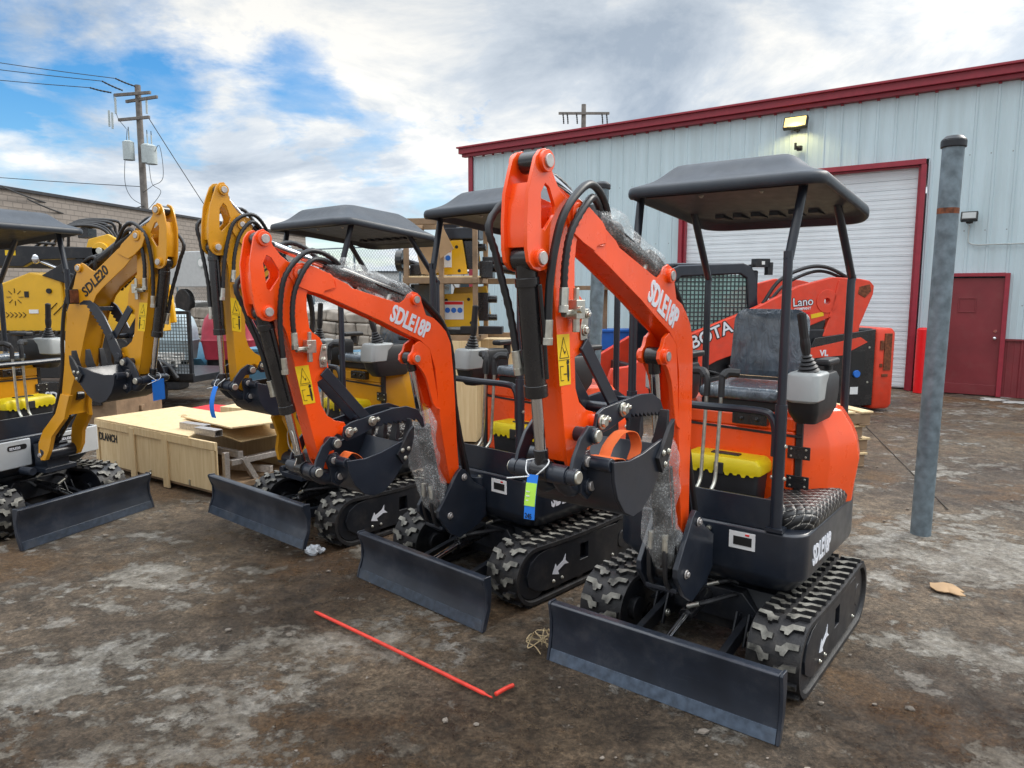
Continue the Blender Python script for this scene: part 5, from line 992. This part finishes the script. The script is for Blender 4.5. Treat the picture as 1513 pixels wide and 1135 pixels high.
for k, (x, y, z, l, rz) in enumerate([(1.42, .20, .556, .34, 4), (1.72, .14, .55, .30, 2), (2.02, .66, .56, .12, 6)]):
    b = B(); q = [(-.04, -.03), (.04, -.03), (.04, .03), (-.04, .03)]; h = [(-.034, -.024), (.034, -.024), (.034, .024), (-.034, .024)]; b.prism(q, -l/2, l/2, axis='x', holes=[h]); b.cyl((.05, -.0405, 0), (.05, -.042, 0), .008, n=8)
    o = b.done('steel_tube', 'pinc', None, bevel=.002); o.matrix_world = WC @ Matrix.Translation((x, y, z)) @ Matrix.Rotation(R(rz), 4, 'Z'); tag(o, ('longer square steel tube end lying on the plywood crate', 'thin square steel tube at the front edge of the crate lid', 'short square steel tube under the tilted crate lid')[k], 'steel tube', 'steel tubes on the crate')
b = B(); b.box((0, 0, 0), (1.25, .62, .014), Matrix.Rotation(R(-3), 3, 'Y')); o = b.done('plywood_sheet', 'ply', None, bevel=.002); o.matrix_world = WC @ Matrix.Translation((1.48, .62, .575)) @ Matrix.Rotation(R(-14), 4, 'Z'); tag(o, 'loose plywood sheet lying skew on top of the crate', 'plywood')
b = B(); b.loft([[(x, y, z) for x, y in rrect(-.06*k, .07*k, -.035*k, .03*k, .01, 3)] for z, k in ((0, 1), (.02, .8), (.03, .5))]); o = b.done('wood_scrap', 'ply', None, bevel=.002); o.matrix_world = WC @ Matrix.Translation((.72, .55, .528)); tag(o, 'small wood scrap on the crate lid', 'wood')
# ------------------------------------------------------------------ stuff behind the crate
b = B(); b.box((0, 0, .14), (.95, .4, .28)); b.box((0, -.003, .25), (.97, .41, .05)); rb = thing('case', 'red case with white marks behind the plywood crate', 'case', (-3.72, 9.45, 0), R(-22)); b.done('shell', 'redp', rb, bevel=.02)
b = B(); b.prism([(-.40, .10), (-.30, .13), (-.22, .26), (-.31, .2)], -.2065, -.201); b.done('white_mark', 'paper', rb, bevel=0); b = B(); b.box((-.44, 0, .1), (.05, .42, .18)); b.done('corner', 'ink', rb, bevel=.01)
b = B(); b.box((0, 0, .26), (.66, .35, .26)); tag(b.done('plywood_box', 'ply', None, bevel=.005, loc=(-3.22, 8.92, 0), rotz=R(-22)), 'pale plywood box standing between red case and yellow excavator', 'box')
b = B(); b.box((0, 0, .10), (.75, .4, .06)); b.cyl((-.3, -.2, .07), (-.3, .2, .07), .06, n=12); b.cyl((.3, -.2, .07), (.3, .2, .07), .06, n=12); tag(b.done('dolly', 'greyd', None, bevel=.005, loc=(-3.22, 8.92, 0), rotz=R(-22)), 'low dark dolly carrying the pale plywood box', 'dolly')
b = B(); b.loft([[(x, y, z) for x, y in rrect(-.5-g, .5+g, -.3-g, .3+g, .06, 4)] for z, g in ((.35, -.05), (.95, 0), (.95, .02), (1.0, .02))]); b.box((0, 0, .18), (.7, .4, .36), mi=1); tag(b.done('steel_hopper', ['teal', 'greyd'], None, bevel=.01, loc=(-3.25, 10.4, 0), rotz=R(-15)), 'blue grey steel hopper behind the upright yellow arm', 'hopper')
TR = thing('utility_trailer', 'black utility trailer with mesh sides and curved fender', 'trailer', (-5.9, 11.9, 0), R(-12)); pt = lambda b, n, m='greyd', **k: b.done(n, m, TR, **k)
b = B(); b.box((0, 0, .48), (2.6, 1.5, .10)); b.box((0, -.76, .52), (2.64, .05, .10)); pt(b, 'deck', 'greyd', bevel=.006)
b = B()
for x in (-1.28, -.2, .66, 1.28): b.beam((x, -.75, .5), (x, -.75, 1.48), .05, .05)
b.beam((-1.3, -.75, 1.48), (1.3, -.75, 1.48), .05, .05); pt(b, 'side_rail', 'greyd', bevel=.004)
b = B(); b.box((0, -.75, 1.0), (2.5, .004, .9)); pt(b, 'mesh_side', 'screenf', bevel=0)
b = B(); b.tube([(.10, -.9, .50), (.30, -.9, .74), (.62, -.9, .80), (.95, -.9, .72), (1.15, -.9, .50)], .04, n=8); b.box((.62, -.9, .62), (.8, .25, .16)); pt(b, 'fender', 'greyd', bevel=.02)
b = B(); b.cyl((.62, -1.0, .30), (.62, -.8, .30), .29, n=26); w_ = pt(b, 'wheel', 'rubber', bevel=.03); b = B(); b.cyl((.62, -1.01, .30), (.62, -.99, .30), .16, n=20); b.done('rim', 'zinc', w_, bevel=.01)
b = B(); b.beam((1.3, 0, .45), (2.1, 0, .45), .08, .08); pt(b, 'drawbar', bevel=.006)
b = B(); 
for k in range(9): b.box((-.6, -.45+k*.09, .62+.05*(k % 3)), (2.0, .08, .12))
tag(b.done('pale_boards', 'snow', None, bevel=.006, loc=(-5.9, 11.9, 0), rotz=R(-12)), 'stack of pale boards lying on the mesh sided trailer', 'boards')
for k, (m, x, y, s, lb) in enumerate([('rdome', -5.25, 13.6, .62, 'faded dark red domed shell behind the trailer'), ('pdome', -6.35, 13.5, .66, 'pale blue domed shell behind the trailer')]):
    b = B(); b.loft([[(x_*f, y_*f, z) for x_, y_ in rrect(-.75*s, .75*s, -.5*s, .5*s, .3*s, 6)] for f, z in ((.9, .55), (1.0, .85), (1.04, .90), (1.0, .93), (.97, 1.12), (.86, 1.30), (.66, 1.42), (.40, 1.48), (.1, 1.50))]); b.box((0, 0, .28), (.5, .4, .55), mi=1); tag(b.done('domed_shell', [m, 'greyd'], None, bevel=.006, loc=(x, y, 0)), lb, 'shell', 'domed shells')
b = B()
for k in range(14): x = -8.3+k*.52; b.ball((x, 14.6+.3*math.sin(k*2.1), .45), .33, (1, .8, .8+.3*math.sin(k*1.7)), 2, mi=k % 2, jit=.4)
tag(b.done('junk_pile', ['teal', 'greyd'], None, bevel=0), 'dark heap of scrap in front of the stone wall', 'scrap')
def stonewall():
    b = B(); rng = random.Random(9); P0 = Vector((-12.5, 25.5, 0)); P1 = Vector((-2.2, 18.9, 0)); d = (P1-P0); Lw = d.length; d.normalize(); Rm = Matrix.Rotation(math.atan2(d.y, d.x), 3, 'Z'); n = Rm @ Vector((0, 1, 0))
    for r in range(4):
        x = -rng.random()*.4
        while x < Lw:
            w = .45+rng.random()*.5; c = P0+d*(x+w/2)+n*(r*.05+rng.random()*.05); b.box((c.x, c.y, .16+r*.31), (w-.025, .5, .295), Rm); x += w
    for v in b.bm.verts: v.co += Vector((mnoise.noise(v.co*2), mnoise.noise(v.co*2+Vector((9, 0, 0))), mnoise.noise(v.co*2+Vector((0, 9, 0)))))*.13
    tag(b.done('stone_wall', 'stone', None, bevel=.06, seg=3), 'low retaining wall of rough tan stone blocks', 'wall')
    s = B(); prof = [(0, 0), (0, 1.22), (.3, 1.36), (1.2, 1.45), (4, 1.2), (5, 0)]; A = [P0+n*(.35+p[0])+Vector((0, 0, p[1])) for p in prof]; Bq = [P1+n*(.35+p[0])+Vector((0, 0, p[1])) for p in prof]; st = 30
    s.loft([[tuple(a.lerp(c, i/st)+Vector((0, 0, .09*mnoise.noise(Vector((i*.5, k, 0))) if 0 < k < 4 else 0))) for k, (a, c) in enumerate(zip(A, Bq))] for i in range(st+1)]); tag(s.done('snow_bank', 'snow', None, bevel=0), None, None, kind='structure')
    f = thing('chain_link_fence', 'chain link fence on the bank above the stone wall', 'fence'); Q0, Q1 = P0+n*1.0, P1+n*1.0; m = 7
    for i in range(m+1): b = B(); p = Q0.lerp(Q1, i/m); b.cyl((p.x, p.y, 1.2), (p.x, p.y, 3.1), .03, n=10); b.done('fence_post', 'galv', f, bevel=0)
    b = B(); b.cyl((Q0.x, Q0.y, 3.05), (Q1.x, Q1.y, 3.05), .022, n=8); b.done('top_rail', 'galv', f, bevel=0)
    b = B(); Lq = (Q1-Q0).length; k = 0
    while k < Lq:
        for s_ in (1, -1):
            a = k; c = k+s_*1.6
            z0, z1 = 1.4, 3.0
            if c > Lq: z1 = z0+1.6*(Lq-a)/(c-a); c = Lq
            if c < 0: z1 = z0+1.6*(a/(a-c)); c = 0
            p = Q0+(Q1-Q0)*(a/Lq); q = Q0+(Q1-Q0)*(c/Lq); b.cyl((p.x, p.y, z0), (q.x, q.y, z1), .004, n=3, caps=False)
        k += .11
    b.done('wire_mesh', 'galv', f, bevel=0)
stonewall()
b = B(); b.box((0, 0, 1.95), (3.6, 1.8, 1.15)); wt = thing('white_trailer', 'white box body with a small round emblem above the stone wall', 'trailer', (-9.6, 24.6, .55), R(-32)); b.done('box_body', 'panel', wt, bevel=.03)
b = B(); b.cyl((.10, -.905, 2.15), (.10, -.92, 2.15), .17, n=24); b.cyl((.10, -.92, 2.15), (.10, -.925, 2.15), .12, n=24, mi=1); b.done('emblem', ['tank', 'paper'], wt, bevel=0)
for x in (-1., 1.): b = B(); b.cyl((x, -.9, .9), (x, -.7, .9), .42, n=20); b.done('wheel', 'rubber', wt, bevel=.03)
# ------------------------------------------------------------------ yellow loader on a crate behind the left excavator
YL = thing('yellow_loader', 'yellow tracked loader with black lift arm, behind the far left excavator', 'loader', (-6.5, 8.6, .76), 0); py = lambda b, n, m='loadyel', p=YL, **k: b.done(n, m, p, **k)
z_ = -.76
b = B(); b.prism([(-.4, .95+z_+.35), (-.4, 1.80+z_), (.53, 1.90+z_), (.85, 2.02+z_), (1.22, 1.97+z_), (1.22, 1.30+z_)], .05, .85); hd = py(b, 'hood', bevel=.025)
def slot(p, q, w): b = B(); b.beam((p[0], .047, p[1]+z_), (q[0], .047, q[1]+z_), .004, w, up=(0, 1, 0)); b.done('vent_slot', 'ink', hd, bevel=0)
for k in range(3): x = 1.0+k*.10; slot((x, 1.52), (x+.15, 1.66), .022)
for k in range(8): a = k*.785; slot((.66+.045*math.cos(a), 1.73+.045*math.sin(a)), (.66+.10*math.cos(a), 1.73+.10*math.sin(a)), .010)
for k in range(5): x = .54+k*.05; slot((x, 1.55), (x+.035, 1.52), .012); slot((x, 1.49), (x+.035, 1.52), .012)
for sx in (.50, .80): b = B(); b.box((sx, .046, 1.76+z_), (.05, .006, .07)); b.done('vent_grille', 'ink', hd, bevel=0)
b = B(); b.cyl((1.07, .049, 1.80+z_), (1.07, .03, 1.80+z_), .03, n=14); b.done('filler_cap', 'ink', hd, bevel=0)
b = B(); b.box((.87, .045, 1.56+z_), (.11, .004, .045)); b.done('label', 'paper', hd, bevel=0)
b = B(); b.prism([(1.22, 1.25+z_), (1.22, 1.95+z_), (1.45, 2.12+z_), (1.55, 2.40+z_), (1.78, 2.46+z_), (1.95, 2.36+z_), (2.16, 1.85+z_), (2.2, 1.40+z_), (1.7, 1.25+z_)], .08, .14); b.prism([(1.22, 1.25+z_), (1.22, 1.95+z_), (1.55, 2.40+z_), (1.78, 2.46+z_), (2.16, 1.85+z_), (2.2, 1.40+z_)], .76, .82); b.box((1.7, .45, 1.5+z_), (.9, .6, .4)); tw = py(b, 'arm_tower', bevel=.01)
for i in range(4):
    for j in range(3):
        for zq in (1.72+i*.045, 1.28+i*.055): b = B(); b.cyl((1.27+j*.047, .078, zq+z_), (1.27+j*.047, .07, zq+z_), .012, n=10); b.done('plate_hole', 'ink', tw, bevel=0)
b = B(); b.cyl((1.71, .02, 2.26+z_), (1.71, .16, 2.26+z_), .10, n=24); b.cyl((1.71, .0, 2.26+z_), (1.71, .03, 2.26+z_), .04, n=14, mi=1); b.done('pivot_boss', ['loadyel', 'zinc'], tw, bevel=.008)
b = B(); b.prism([(1.0, 1.98+z_), (1.25, 2.12+z_), (1.5, 2.20+z_), (1.5, 1.92+z_), (1.35, 1.86+z_)], .03, .07); py(b, 'guard_plate', 'greyd', bevel=.01)
for sd in (.0, .8):
    b = B(); b.prism([(-.6, 2.34+z_), (.8, 2.32+z_), (1.75, 2.30+z_), (1.80, 2.25+z_), (1.72, 2.18+z_), (.95, 2.16+z_), (.8, 2.08+z_), (-.6, 2.10+z_)], .06+sd-.04, .06+sd+.04); la = py(b, 'lift_arm', 'greyd', bevel=.008)
    b = B(); b.box((.67, .018+sd, 2.24+z_), (.12, .004, .06)); b.done('warning_sticker', 'stick', la, bevel=0)
b = B(); b.cyl((.95, .06, 2.16+z_), (1.25, .06, 2.03+z_), .018, n=12, mi=1); b.cyl((1.25, .06, 2.03+z_), (1.62, .06, 1.87+z_), .036, n=16); b.ball((.95, .03, 2.17+z_), .05, (1, .5, 1.2), 2, mi=1); py(b, 'lift_cylinder', ['black', 'chrome'], bevel=.003)
b = B()
for k in range(5): b.tube([(.9+k*.05, .1+k*.08, 2.30+z_), (1.2, .1+k*.08, 2.50+z_+.03*k), (1.5+.05*k, .12+k*.08, 2.56+z_+.02*k), (1.72, .15+k*.08, 2.50+z_), (1.80, .2+k*.05, 2.3+z_)], .018, n=8)
b.tube([(.4, .03, 2.35+z_), (.9, .03, 2.36+z_), (1.2, .03, 2.34+z_)], .016, n=8); py(b, 'hydraulic_hose', 'hose', bevel=0)
b = B(); b.box((1.42, .3, 2.48+z_), (.12, .2, .12)); b.cyl((1.35, .3, 2.55+z_), (1.7, .3, 2.57+z_), .02, n=10); b.box((1.66, .3, 2.56+z_), (.10, .08, .03)); b.ball((1.9, .35, 2.6+z_), .035); py(b, 'valve_bank', 'black', bevel=.006)
b = B(); prf = [(-.4, .02), (1.9, .02), (2.08, .15), (2.08, .38), (1.9, .52), (.1, .56), (-.4, .5)]; b.prism(prf, -.06, .18)
for i in range(26): b.box((-.35+i*.09, .06, .553), (.04, .25, .05))
py(b, 'crawler_track', 'rubber', bevel=.01)
b = B(); b.box((1.4, -.02, .33), (.55, .04, .14)); py(b, 'step_panel', 'greyd', bevel=.006)
CB = thing('loader_crate', 'timber crate with dark skirt under the yellow loader', 'crate', (-5.75, 8.95, 0), 0); b = B(); b.box((0, 0, .37), (2.3, 1.1, .70)); b.done('panel', 'oldwood', CB, bevel=.005); b = B(); b.box((.45, -.575, .62), (1.1, .03, .28)); sk = b.done('skirt_panel', 'black', CB, bevel=.006)
text('lettering', 'SDLL60', (.36, -.592, .56), (1, 0, 0), (0, 0, 1), .12, 'white', sk, bold=.03, cond=1.0)
b = B(); b.box((0, .0, .37), (2.36, .08, .06)); b.done('batten', 'oldwood', CB, bevel=.003)
b = B(); b.box((0, 0, 0), (.085, .035, .105)); b.box((0, -.02, 0), (.07, .006, .09), mi=1)
o = b.done('work_light', ['ink', 'rust'], E4['root'], bevel=.006); q = E4['FB']((1.07, 1.78)); o.location = (q[0]-.0, -.12, q[1]-.02); o.rotation_euler = (0, 0, R(90))
# ------------------------------------------------------------------ far buildings, poles, wires
d = Vector((.18, .984, 0)).normalized(); ang = math.atan2(d.y, d.x)
BK = thing('brick_building', 'long grey brown block building behind the left machines', 'building', (-20.6, 14.8, 0), ang); b = B(); b.box((18.2, 10, 2.72), (36.4, 20, 5.44)); b.done('wall', 'brick', BK, bevel=0); b = B(); b.box((18.2, 10, 5.50), (36.6, 20.2, .12)); b.done('coping', 'greyd', BK, bevel=.01)
def walllight(x, z, lb, lit):
    t = thing('wall_light', lb, 'light', Vector((-20.6, 14.8, z))+d*x, ang, 'lights on the block building'); b = B(); b.box((0, -.12, 0), (.35, .22, .22)); b.done('housing', 'ink' if not lit else 'tank', t, bevel=.03); b = B(); b.ball((0, -.2, -.1), .19, (1.2, .8, .6), 2); b.done('lens', 'pdome' if not lit else 'lidyel', t, bevel=0)
walllight(20.5, 4.45, 'pale domed wall light high on the block building', True); walllight(33.6, 4.7, 'small dark wall light near the right end of the block building', False)
def pole(name, loc, H, label, arms, lean=0.):
    t = thing(name, label, 'utility pole', loc, 0, 'wooden utility poles'); b = B(); b.cyl((0, 0, 0), (lean*H, 0, H), .20, .135, n=14); b.done('pole', 'polew', t, bevel=0)
    for (x0, x1, z, dy) in arms: b = B(); b.beam((x0, -.18+dy, z), (x1, -.18-dy, z), .11, .14); b.done('cross_arm', 'polew', t, bevel=.01)
    return t
UP = pole('utility_pole', (-18.2, 37, 0), 11.7, 'tall wooden utility pole carrying two grey transformers', [(-1.15, .85, 11.25, .25), (-.7, 1.25, 11.0, .45), (-1.05, .75, 10.1, .3)], .003)
for x, z in ((-.47, 8.55), (.42, 8.4), (.62, 8.35)): b = B(); b.cyl((x, -.25, z-.42), (x, -.25, z+.42), .26, n=20); b.cyl((x, -.25, z+.42), (x, -.25, z+.50), .27, .15, n=20); b.cyl((x+.05, -.25, z+.45), (x+.05, -.25, z+.95), .035, n=8); b.cyl((x+.05, -.25, z+.9), (x+.05, -.25, z+1.15), .02, n=8, mi=1); b.done('transformer', ['tank', 'ink'], UP, bevel=.01)
for p, q in (((-1.15, -.2, 11.3), (-2.0, -.5, 11.45)), ((-.6, -.2, 11.4), (-1.4, -.5, 11.75)), ((.0, -.2, 11.6), (-.8, -.4, 11.9))): b = B(); b.tube([p, ((p[0]+q[0])/2, (p[1]+q[1])/2, (p[2]+q[2])/2-.02), q], .045, n=8, ribs=.35, k=6); b.done('insulator', 'ink', UP, bevel=0)
for x, z0 in ((-.95, 10.3), (.55, 10.3), (-1.3, 9.7), (-1.15, 9.6)): b = B(); b.cyl((x, -.3, z0), (x+.02, -.3, z0+.75), .05, n=8); b.done('cutout', 'tank', UP, bevel=0)
b = B()
for pts in ([(-1.0, -.3, 11.2), (-.9, -.3, 10.2), (-.5, -.3, 9.6)], [(-.45, -.3, 9.6), (-.7, -.35, 7.3), (-.5, -.3, 6.4), (0, -.2, 6.0)], [(.6, -.3, 8.0), (1.1, -.4, 8.8), (1.2, -.4, 7.3), (.6, -.3, 6.9), (.1, -.2, 6.6)], [(.5, -.3, 7.9), (.6, -.3, 7.0), (1.0, -.3, 6.6), (.3, -.2, 5.8), (0, -.2, 5.6)]): b.tube(pts, .014, n=5, k=6)
b.done('drop_wire', 'wire', UP, bevel=0)
U2 = pole('utility_pole', (4.25, 45, 0), 12.75, 'wooden pole top with one cross arm showing above the workshop roof', [(-1.5, 1.5, 12.2, 0)])
for x in (-1.25, -1.0, -.45, 1.05, 1.32): b = B(); b.tube([(x, -.2, 12.2), (x+.04, -.2, 11.9), (x+.06, -.2, 11.6)], .05, n=8, ribs=.35, k=5); b.done('insulator', 'ink', U2, bevel=0)
def wire(p, q, sag, r, label):
    p, q = Vector(p), Vector(q); b = B(); b.tube([p.lerp(q, i/14)-Vector((0, 0, sag*4*(i/14)*(1-i/14))) for i in range(15)], r, n=5, k=1); tag(b.done('power_line', 'wire', None, bevel=0), label, 'power line', 'overhead lines')
ux, uy = -18.17, 37
wire((ux-2.0, uy-.5, 11.45), (ux-34, uy+2, 16.6), .6, .018, 'lowest of the three parallel lines at the pole top'); wire((ux-1.4, uy-.5, 11.75), (ux-34, uy+2, 17.8), .6, .018, 'middle of the three parallel lines at the pole top'); wire((ux-.8, uy-.4, 11.9), (ux-34, uy+2, 18.7), .6, .018, 'uppermost of the three parallel lines at the pole top')
wire((ux, uy, 6.9), (ux-34, uy+2, 10.8), .5, .018, 'single line running left from below the transformers'); wire((ux, uy, 6.0), (-18.0, 26.5, 5.45), .55, .03, 'upper of two thick service cables from pole to block building'); wire((ux, uy, 5.6), (-17.8, 27.5, 5.15), .55, .03, 'lower of two thick service cables from pole to block building')
wire((ux+.5, uy-.2, 10.2), (ux+4.0, uy+4, 2.2), .1, .02, 'slanting guy wire down the right side of the pole')
DW = thing('distant_warehouse', 'far pale flat roofed warehouse beyond the stone wall', 'building', (-9, 70, 0), R(8)); b = B(); b.box((0, 0, 1.7), (26, 10, 3.4)); b.done('wall', 'panel', DW, bevel=0); b = B(); b.box((0, 0, 3.46), (26.3, 10.3, .14)); b.done('roof', 'greyd', DW, bevel=0)
for k in range(8): b = B(); b.box((-11+k*3.1, -5.01, 1.9), (1.6, .05, 1.1)); b.done('window', 'dkglass', DW, bevel=0)
def tree(x, y, h, seed, label):
    t = thing('bare_tree', label, 'tree', (x, y, 0), 0, 'bare winter trees in the distance'); rng = random.Random(seed); b = B()
    def br(p, dr, L, r, lv):
        q = p+dr*L; b.tube([p, p.lerp(q, .5)+Vector((rng.uniform(-1, 1), rng.uniform(-1, 1), 0))*L*.06, q], lambda t: r*(1-.4*t), n=5, k=2)
        if lv:
            for _ in range(3 if lv > 1 else 4): dd = (dr+Vector((rng.uniform(-.8, .8), rng.uniform(-.8, .8), rng.uniform(-.1, .5)))).normalized(); br(p.lerp(q, rng.uniform(.6, 1)), dd, L*rng.uniform(.5, .75), r*.5, lv-1)
    br(Vector(), Vector((0, 0, 1)), h*.35, h*.02, 4); b.done('trunk', 'polew', t, bevel=0)
tree(-14, 62, 7, 1, 'leafless tree left of the far warehouse'); tree(-4.5, 60, 6, 2, 'leafless tree in front of the far warehouse')
# ------------------------------------------------------------------ sky, sun, camera
Wd = bpy.data.worlds.new('World'); S.world = Wd; Wd.use_nodes = True; nt = Wd.node_tree; L = nt.links; bg = nt.nodes['Background']; bg.inputs['Strength'].default_value = .1
SUN_EL, SUN_AZ = 38., 62.        # azimuth measured from +Y towards +X
sky = _n(nt, 'ShaderNodeTexSky', sky_type='NISHITA'); sky.sun_disc = False; sky.sun_elevation = R(SUN_EL); sky.sun_rotation = R(SUN_AZ); sky.air_density = 1.0; sky.dust_density = .4; sky.ozone_density = 2.
tc = _n(nt, 'ShaderNodeTexCoord'); sp = _n(nt, 'ShaderNodeSeparateXYZ'); L.new(tc.outputs['Generated'], sp.inputs[0])
def ma(op, a, b=None, cl=False):
    n = _n(nt, 'ShaderNodeMath', operation=op); n.use_clamp = cl
    for i, v in enumerate((a, b)):
        if v is None: continue
        if isinstance(v, (int, float)): n.inputs[i].default_value = v
        else: L.new(v, n.inputs[i])
    return n.outputs[0]
zc = ma('ADD', ma('MAXIMUM', sp.outputs['Z'], 0.), .22); cx = ma('DIVIDE', sp.outputs['X'], zc); cy = ma('DIVIDE', sp.outputs['Y'], zc); cb = _n(nt, 'ShaderNodeCombineXYZ'); L.new(cx, cb.inputs[0]); L.new(cy, cb.inputs[1])
def noi(sc, det, ro, dist, off):
    mp = _n(nt, 'ShaderNodeMapping'); mp.inputs['Location'].default_value = off; L.new(cb.outputs[0], mp.inputs[0]); n = _n(nt, 'ShaderNodeTexNoise'); n.inputs['Scale'].default_value = sc; n.inputs['Detail'].default_value = det; n.inputs['Roughness'].default_value = ro; n.inputs['Distortion'].default_value = dist; L.new(mp.outputs[0], n.inputs['Vector']); return n.outputs['Fac']
def rmp(f, *st):
    r = _n(nt, 'ShaderNodeValToRGB'); e = r.color_ramp.elements
    while len(e) < len(st): e.new(.5)
    for i, (ps, c) in enumerate(st): e[i].position = ps; e[i].color = (*c, 1) if isinstance(c, tuple) else (c, c, c, 1)
    L.new(f, r.inputs[0]); return r.outputs[0]
def hole(dirv, rad, soft):       # an opening in the cloud deck around one direction of the sky
    dv = Vector(dirv).normalized(); n = _n(nt, 'ShaderNodeVectorMath', operation='DISTANCE'); nv = _n(nt, 'ShaderNodeVectorMath', operation='NORMALIZE'); L.new(tc.outputs['Generated'], nv.inputs[0]); L.new(nv.outputs[0], n.inputs[0]); n.inputs[1].default_value = dv; wob = ma('MULTIPLY', ma('SUBTRACT', WOB, .5), .30)
    mr = _n(nt, 'ShaderNodeMapRange'); mr.interpolation_type = 'SMOOTHSTEP'; mr.inputs[1].default_value = rad+soft; mr.inputs[2].default_value = max(0., rad-soft); L.new(ma('ADD', n.outputs['Value'], wob), mr.inputs[0]); return mr.outputs[0]
WOB = noi(3.2, 9, .62, .2, (2.2, 6.1, 0))
def pix(x, y):                    # direction of the sky seen there by the camera
    p = math.atan((567.5-430)/1080); uu = (x-756.5)/1080; vv = (y-567.5)/1080; return (uu, math.cos(p)-vv*math.sin(p), -math.sin(p)-vv*math.cos(p))
holes = None
for (x, y, r_, s_, w_) in ((435, 138, .03, .08, .44), (360, 168, .02, .07, .30), (90, 140, .05, .09, .52), (200, 150, .05, .08, .42), (705, 172, .0, .06, .40), (545, 225, .0, .07, .32), (640, 290, .03, .09, .28), (-60, 130, .06, .14, .54), (500, 365, .03, .09, .42), (250, 145, .03, .09, .48), (20, 160, .02, .09, .55)):
    h = ma('MULTIPLY', hole(pix(x, y), r_, s_), w_); holes = h if holes is None else ma('MAXIMUM', holes, h)
cn = ma('ADD', ma('MULTIPLY', noi(1.1, 10, .58, .3, (3.1, 1.7, 0)), .55), ma('MULTIPLY', noi(3.6, 9, .6, .2, (8., 2., 0)), .45))
dens = ma('SUBTRACT', ma('ADD', cn, .16), holes)
cov = rmp(dens, (.12, 0.), (.54, 1.))
shade = rmp(noi(1.5, 9, .62, .4, (5.3, 9.1, 0)), (.32, (3.3, 3.95, 4.8)), (.48, (5.3, 5.85, 6.5)), (.61, (8.4, 8.3, 7.95)))
lowb = _n(nt, 'ShaderNodeMapRange'); lowb.inputs[1].default_value = .42; lowb.inputs[2].default_value = .05; lowb.inputs[3].default_value = .82; lowb.inputs[4].default_value = 1.1; L.new(sp.outputs['Z'], lowb.inputs[0])
zen = _n(nt, 'ShaderNodeMapRange'); zen.inputs[1].default_value = .45; zen.inputs[2].default_value = .85; zen.inputs[3].default_value = 0.; zen.inputs[4].default_value = 2.5; L.new(sp.outputs['Z'], zen.inputs[0])
glow = ma('MULTIPLY', hole((math.sin(R(SUN_AZ))*math.cos(R(26)), math.cos(R(SUN_AZ))*math.cos(R(26)), math.sin(R(26))), .25, .55), .55)
gain = ma('ADD', ma('ADD', lowb.outputs[0], zen.outputs[0]), glow)
vm = _n(nt, 'ShaderNodeVectorMath', operation='SCALE'); L.new(shade, vm.inputs[0]); L.new(gain, vm.inputs['Scale'])
hs = _n(nt, 'ShaderNodeHueSaturation'); hs.inputs['Saturation'].default_value = 1.45; hs.inputs['Value'].default_value = 1.3; L.new(sky.outputs[0], hs.inputs['Color'])
mx = _n(nt, 'ShaderNodeMix', data_type='RGBA'); L.new(cov, mx.inputs[0]); L.new(hs.outputs[0], mx.inputs[6]); L.new(vm.outputs[0], mx.inputs[7]); L.new(mx.outputs[2], bg.inputs['Color'])
sl = bpy.data.lights.new('sun', 'SUN'); sl.energy = 1.7; sl.angle = R(22); sl.color = (1, .95, .87); so = bpy.data.objects.new('sun', sl); COL.objects.link(so)
sd_ = Vector((math.sin(R(SUN_AZ))*math.cos(R(SUN_EL)), math.cos(R(SUN_AZ))*math.cos(R(SUN_EL)), math.sin(R(SUN_EL)))); so.rotation_euler = sd_.to_track_quat('Z', 'Y').to_euler(); so.location = sd_*50
cd = bpy.data.cameras.new('camera'); cam = bpy.data.objects.new('camera', cd); COL.objects.link(cam); cam.location = (0, 0, 1.8); cam.rotation_euler = (R(90)-math.atan((567.5-430)/1080), 0, 0); cd.sensor_width = 36; cd.lens = 36*1080/1513; cd.clip_end = 2000; S.camera = cam
S.view_settings.view_transform = 'Standard'; S.view_settings.look = 'None'; S.view_settings.exposure = .42; S.view_settings.gamma = 1
S.render.resolution_x, S.render.resolution_y = 1024, 768
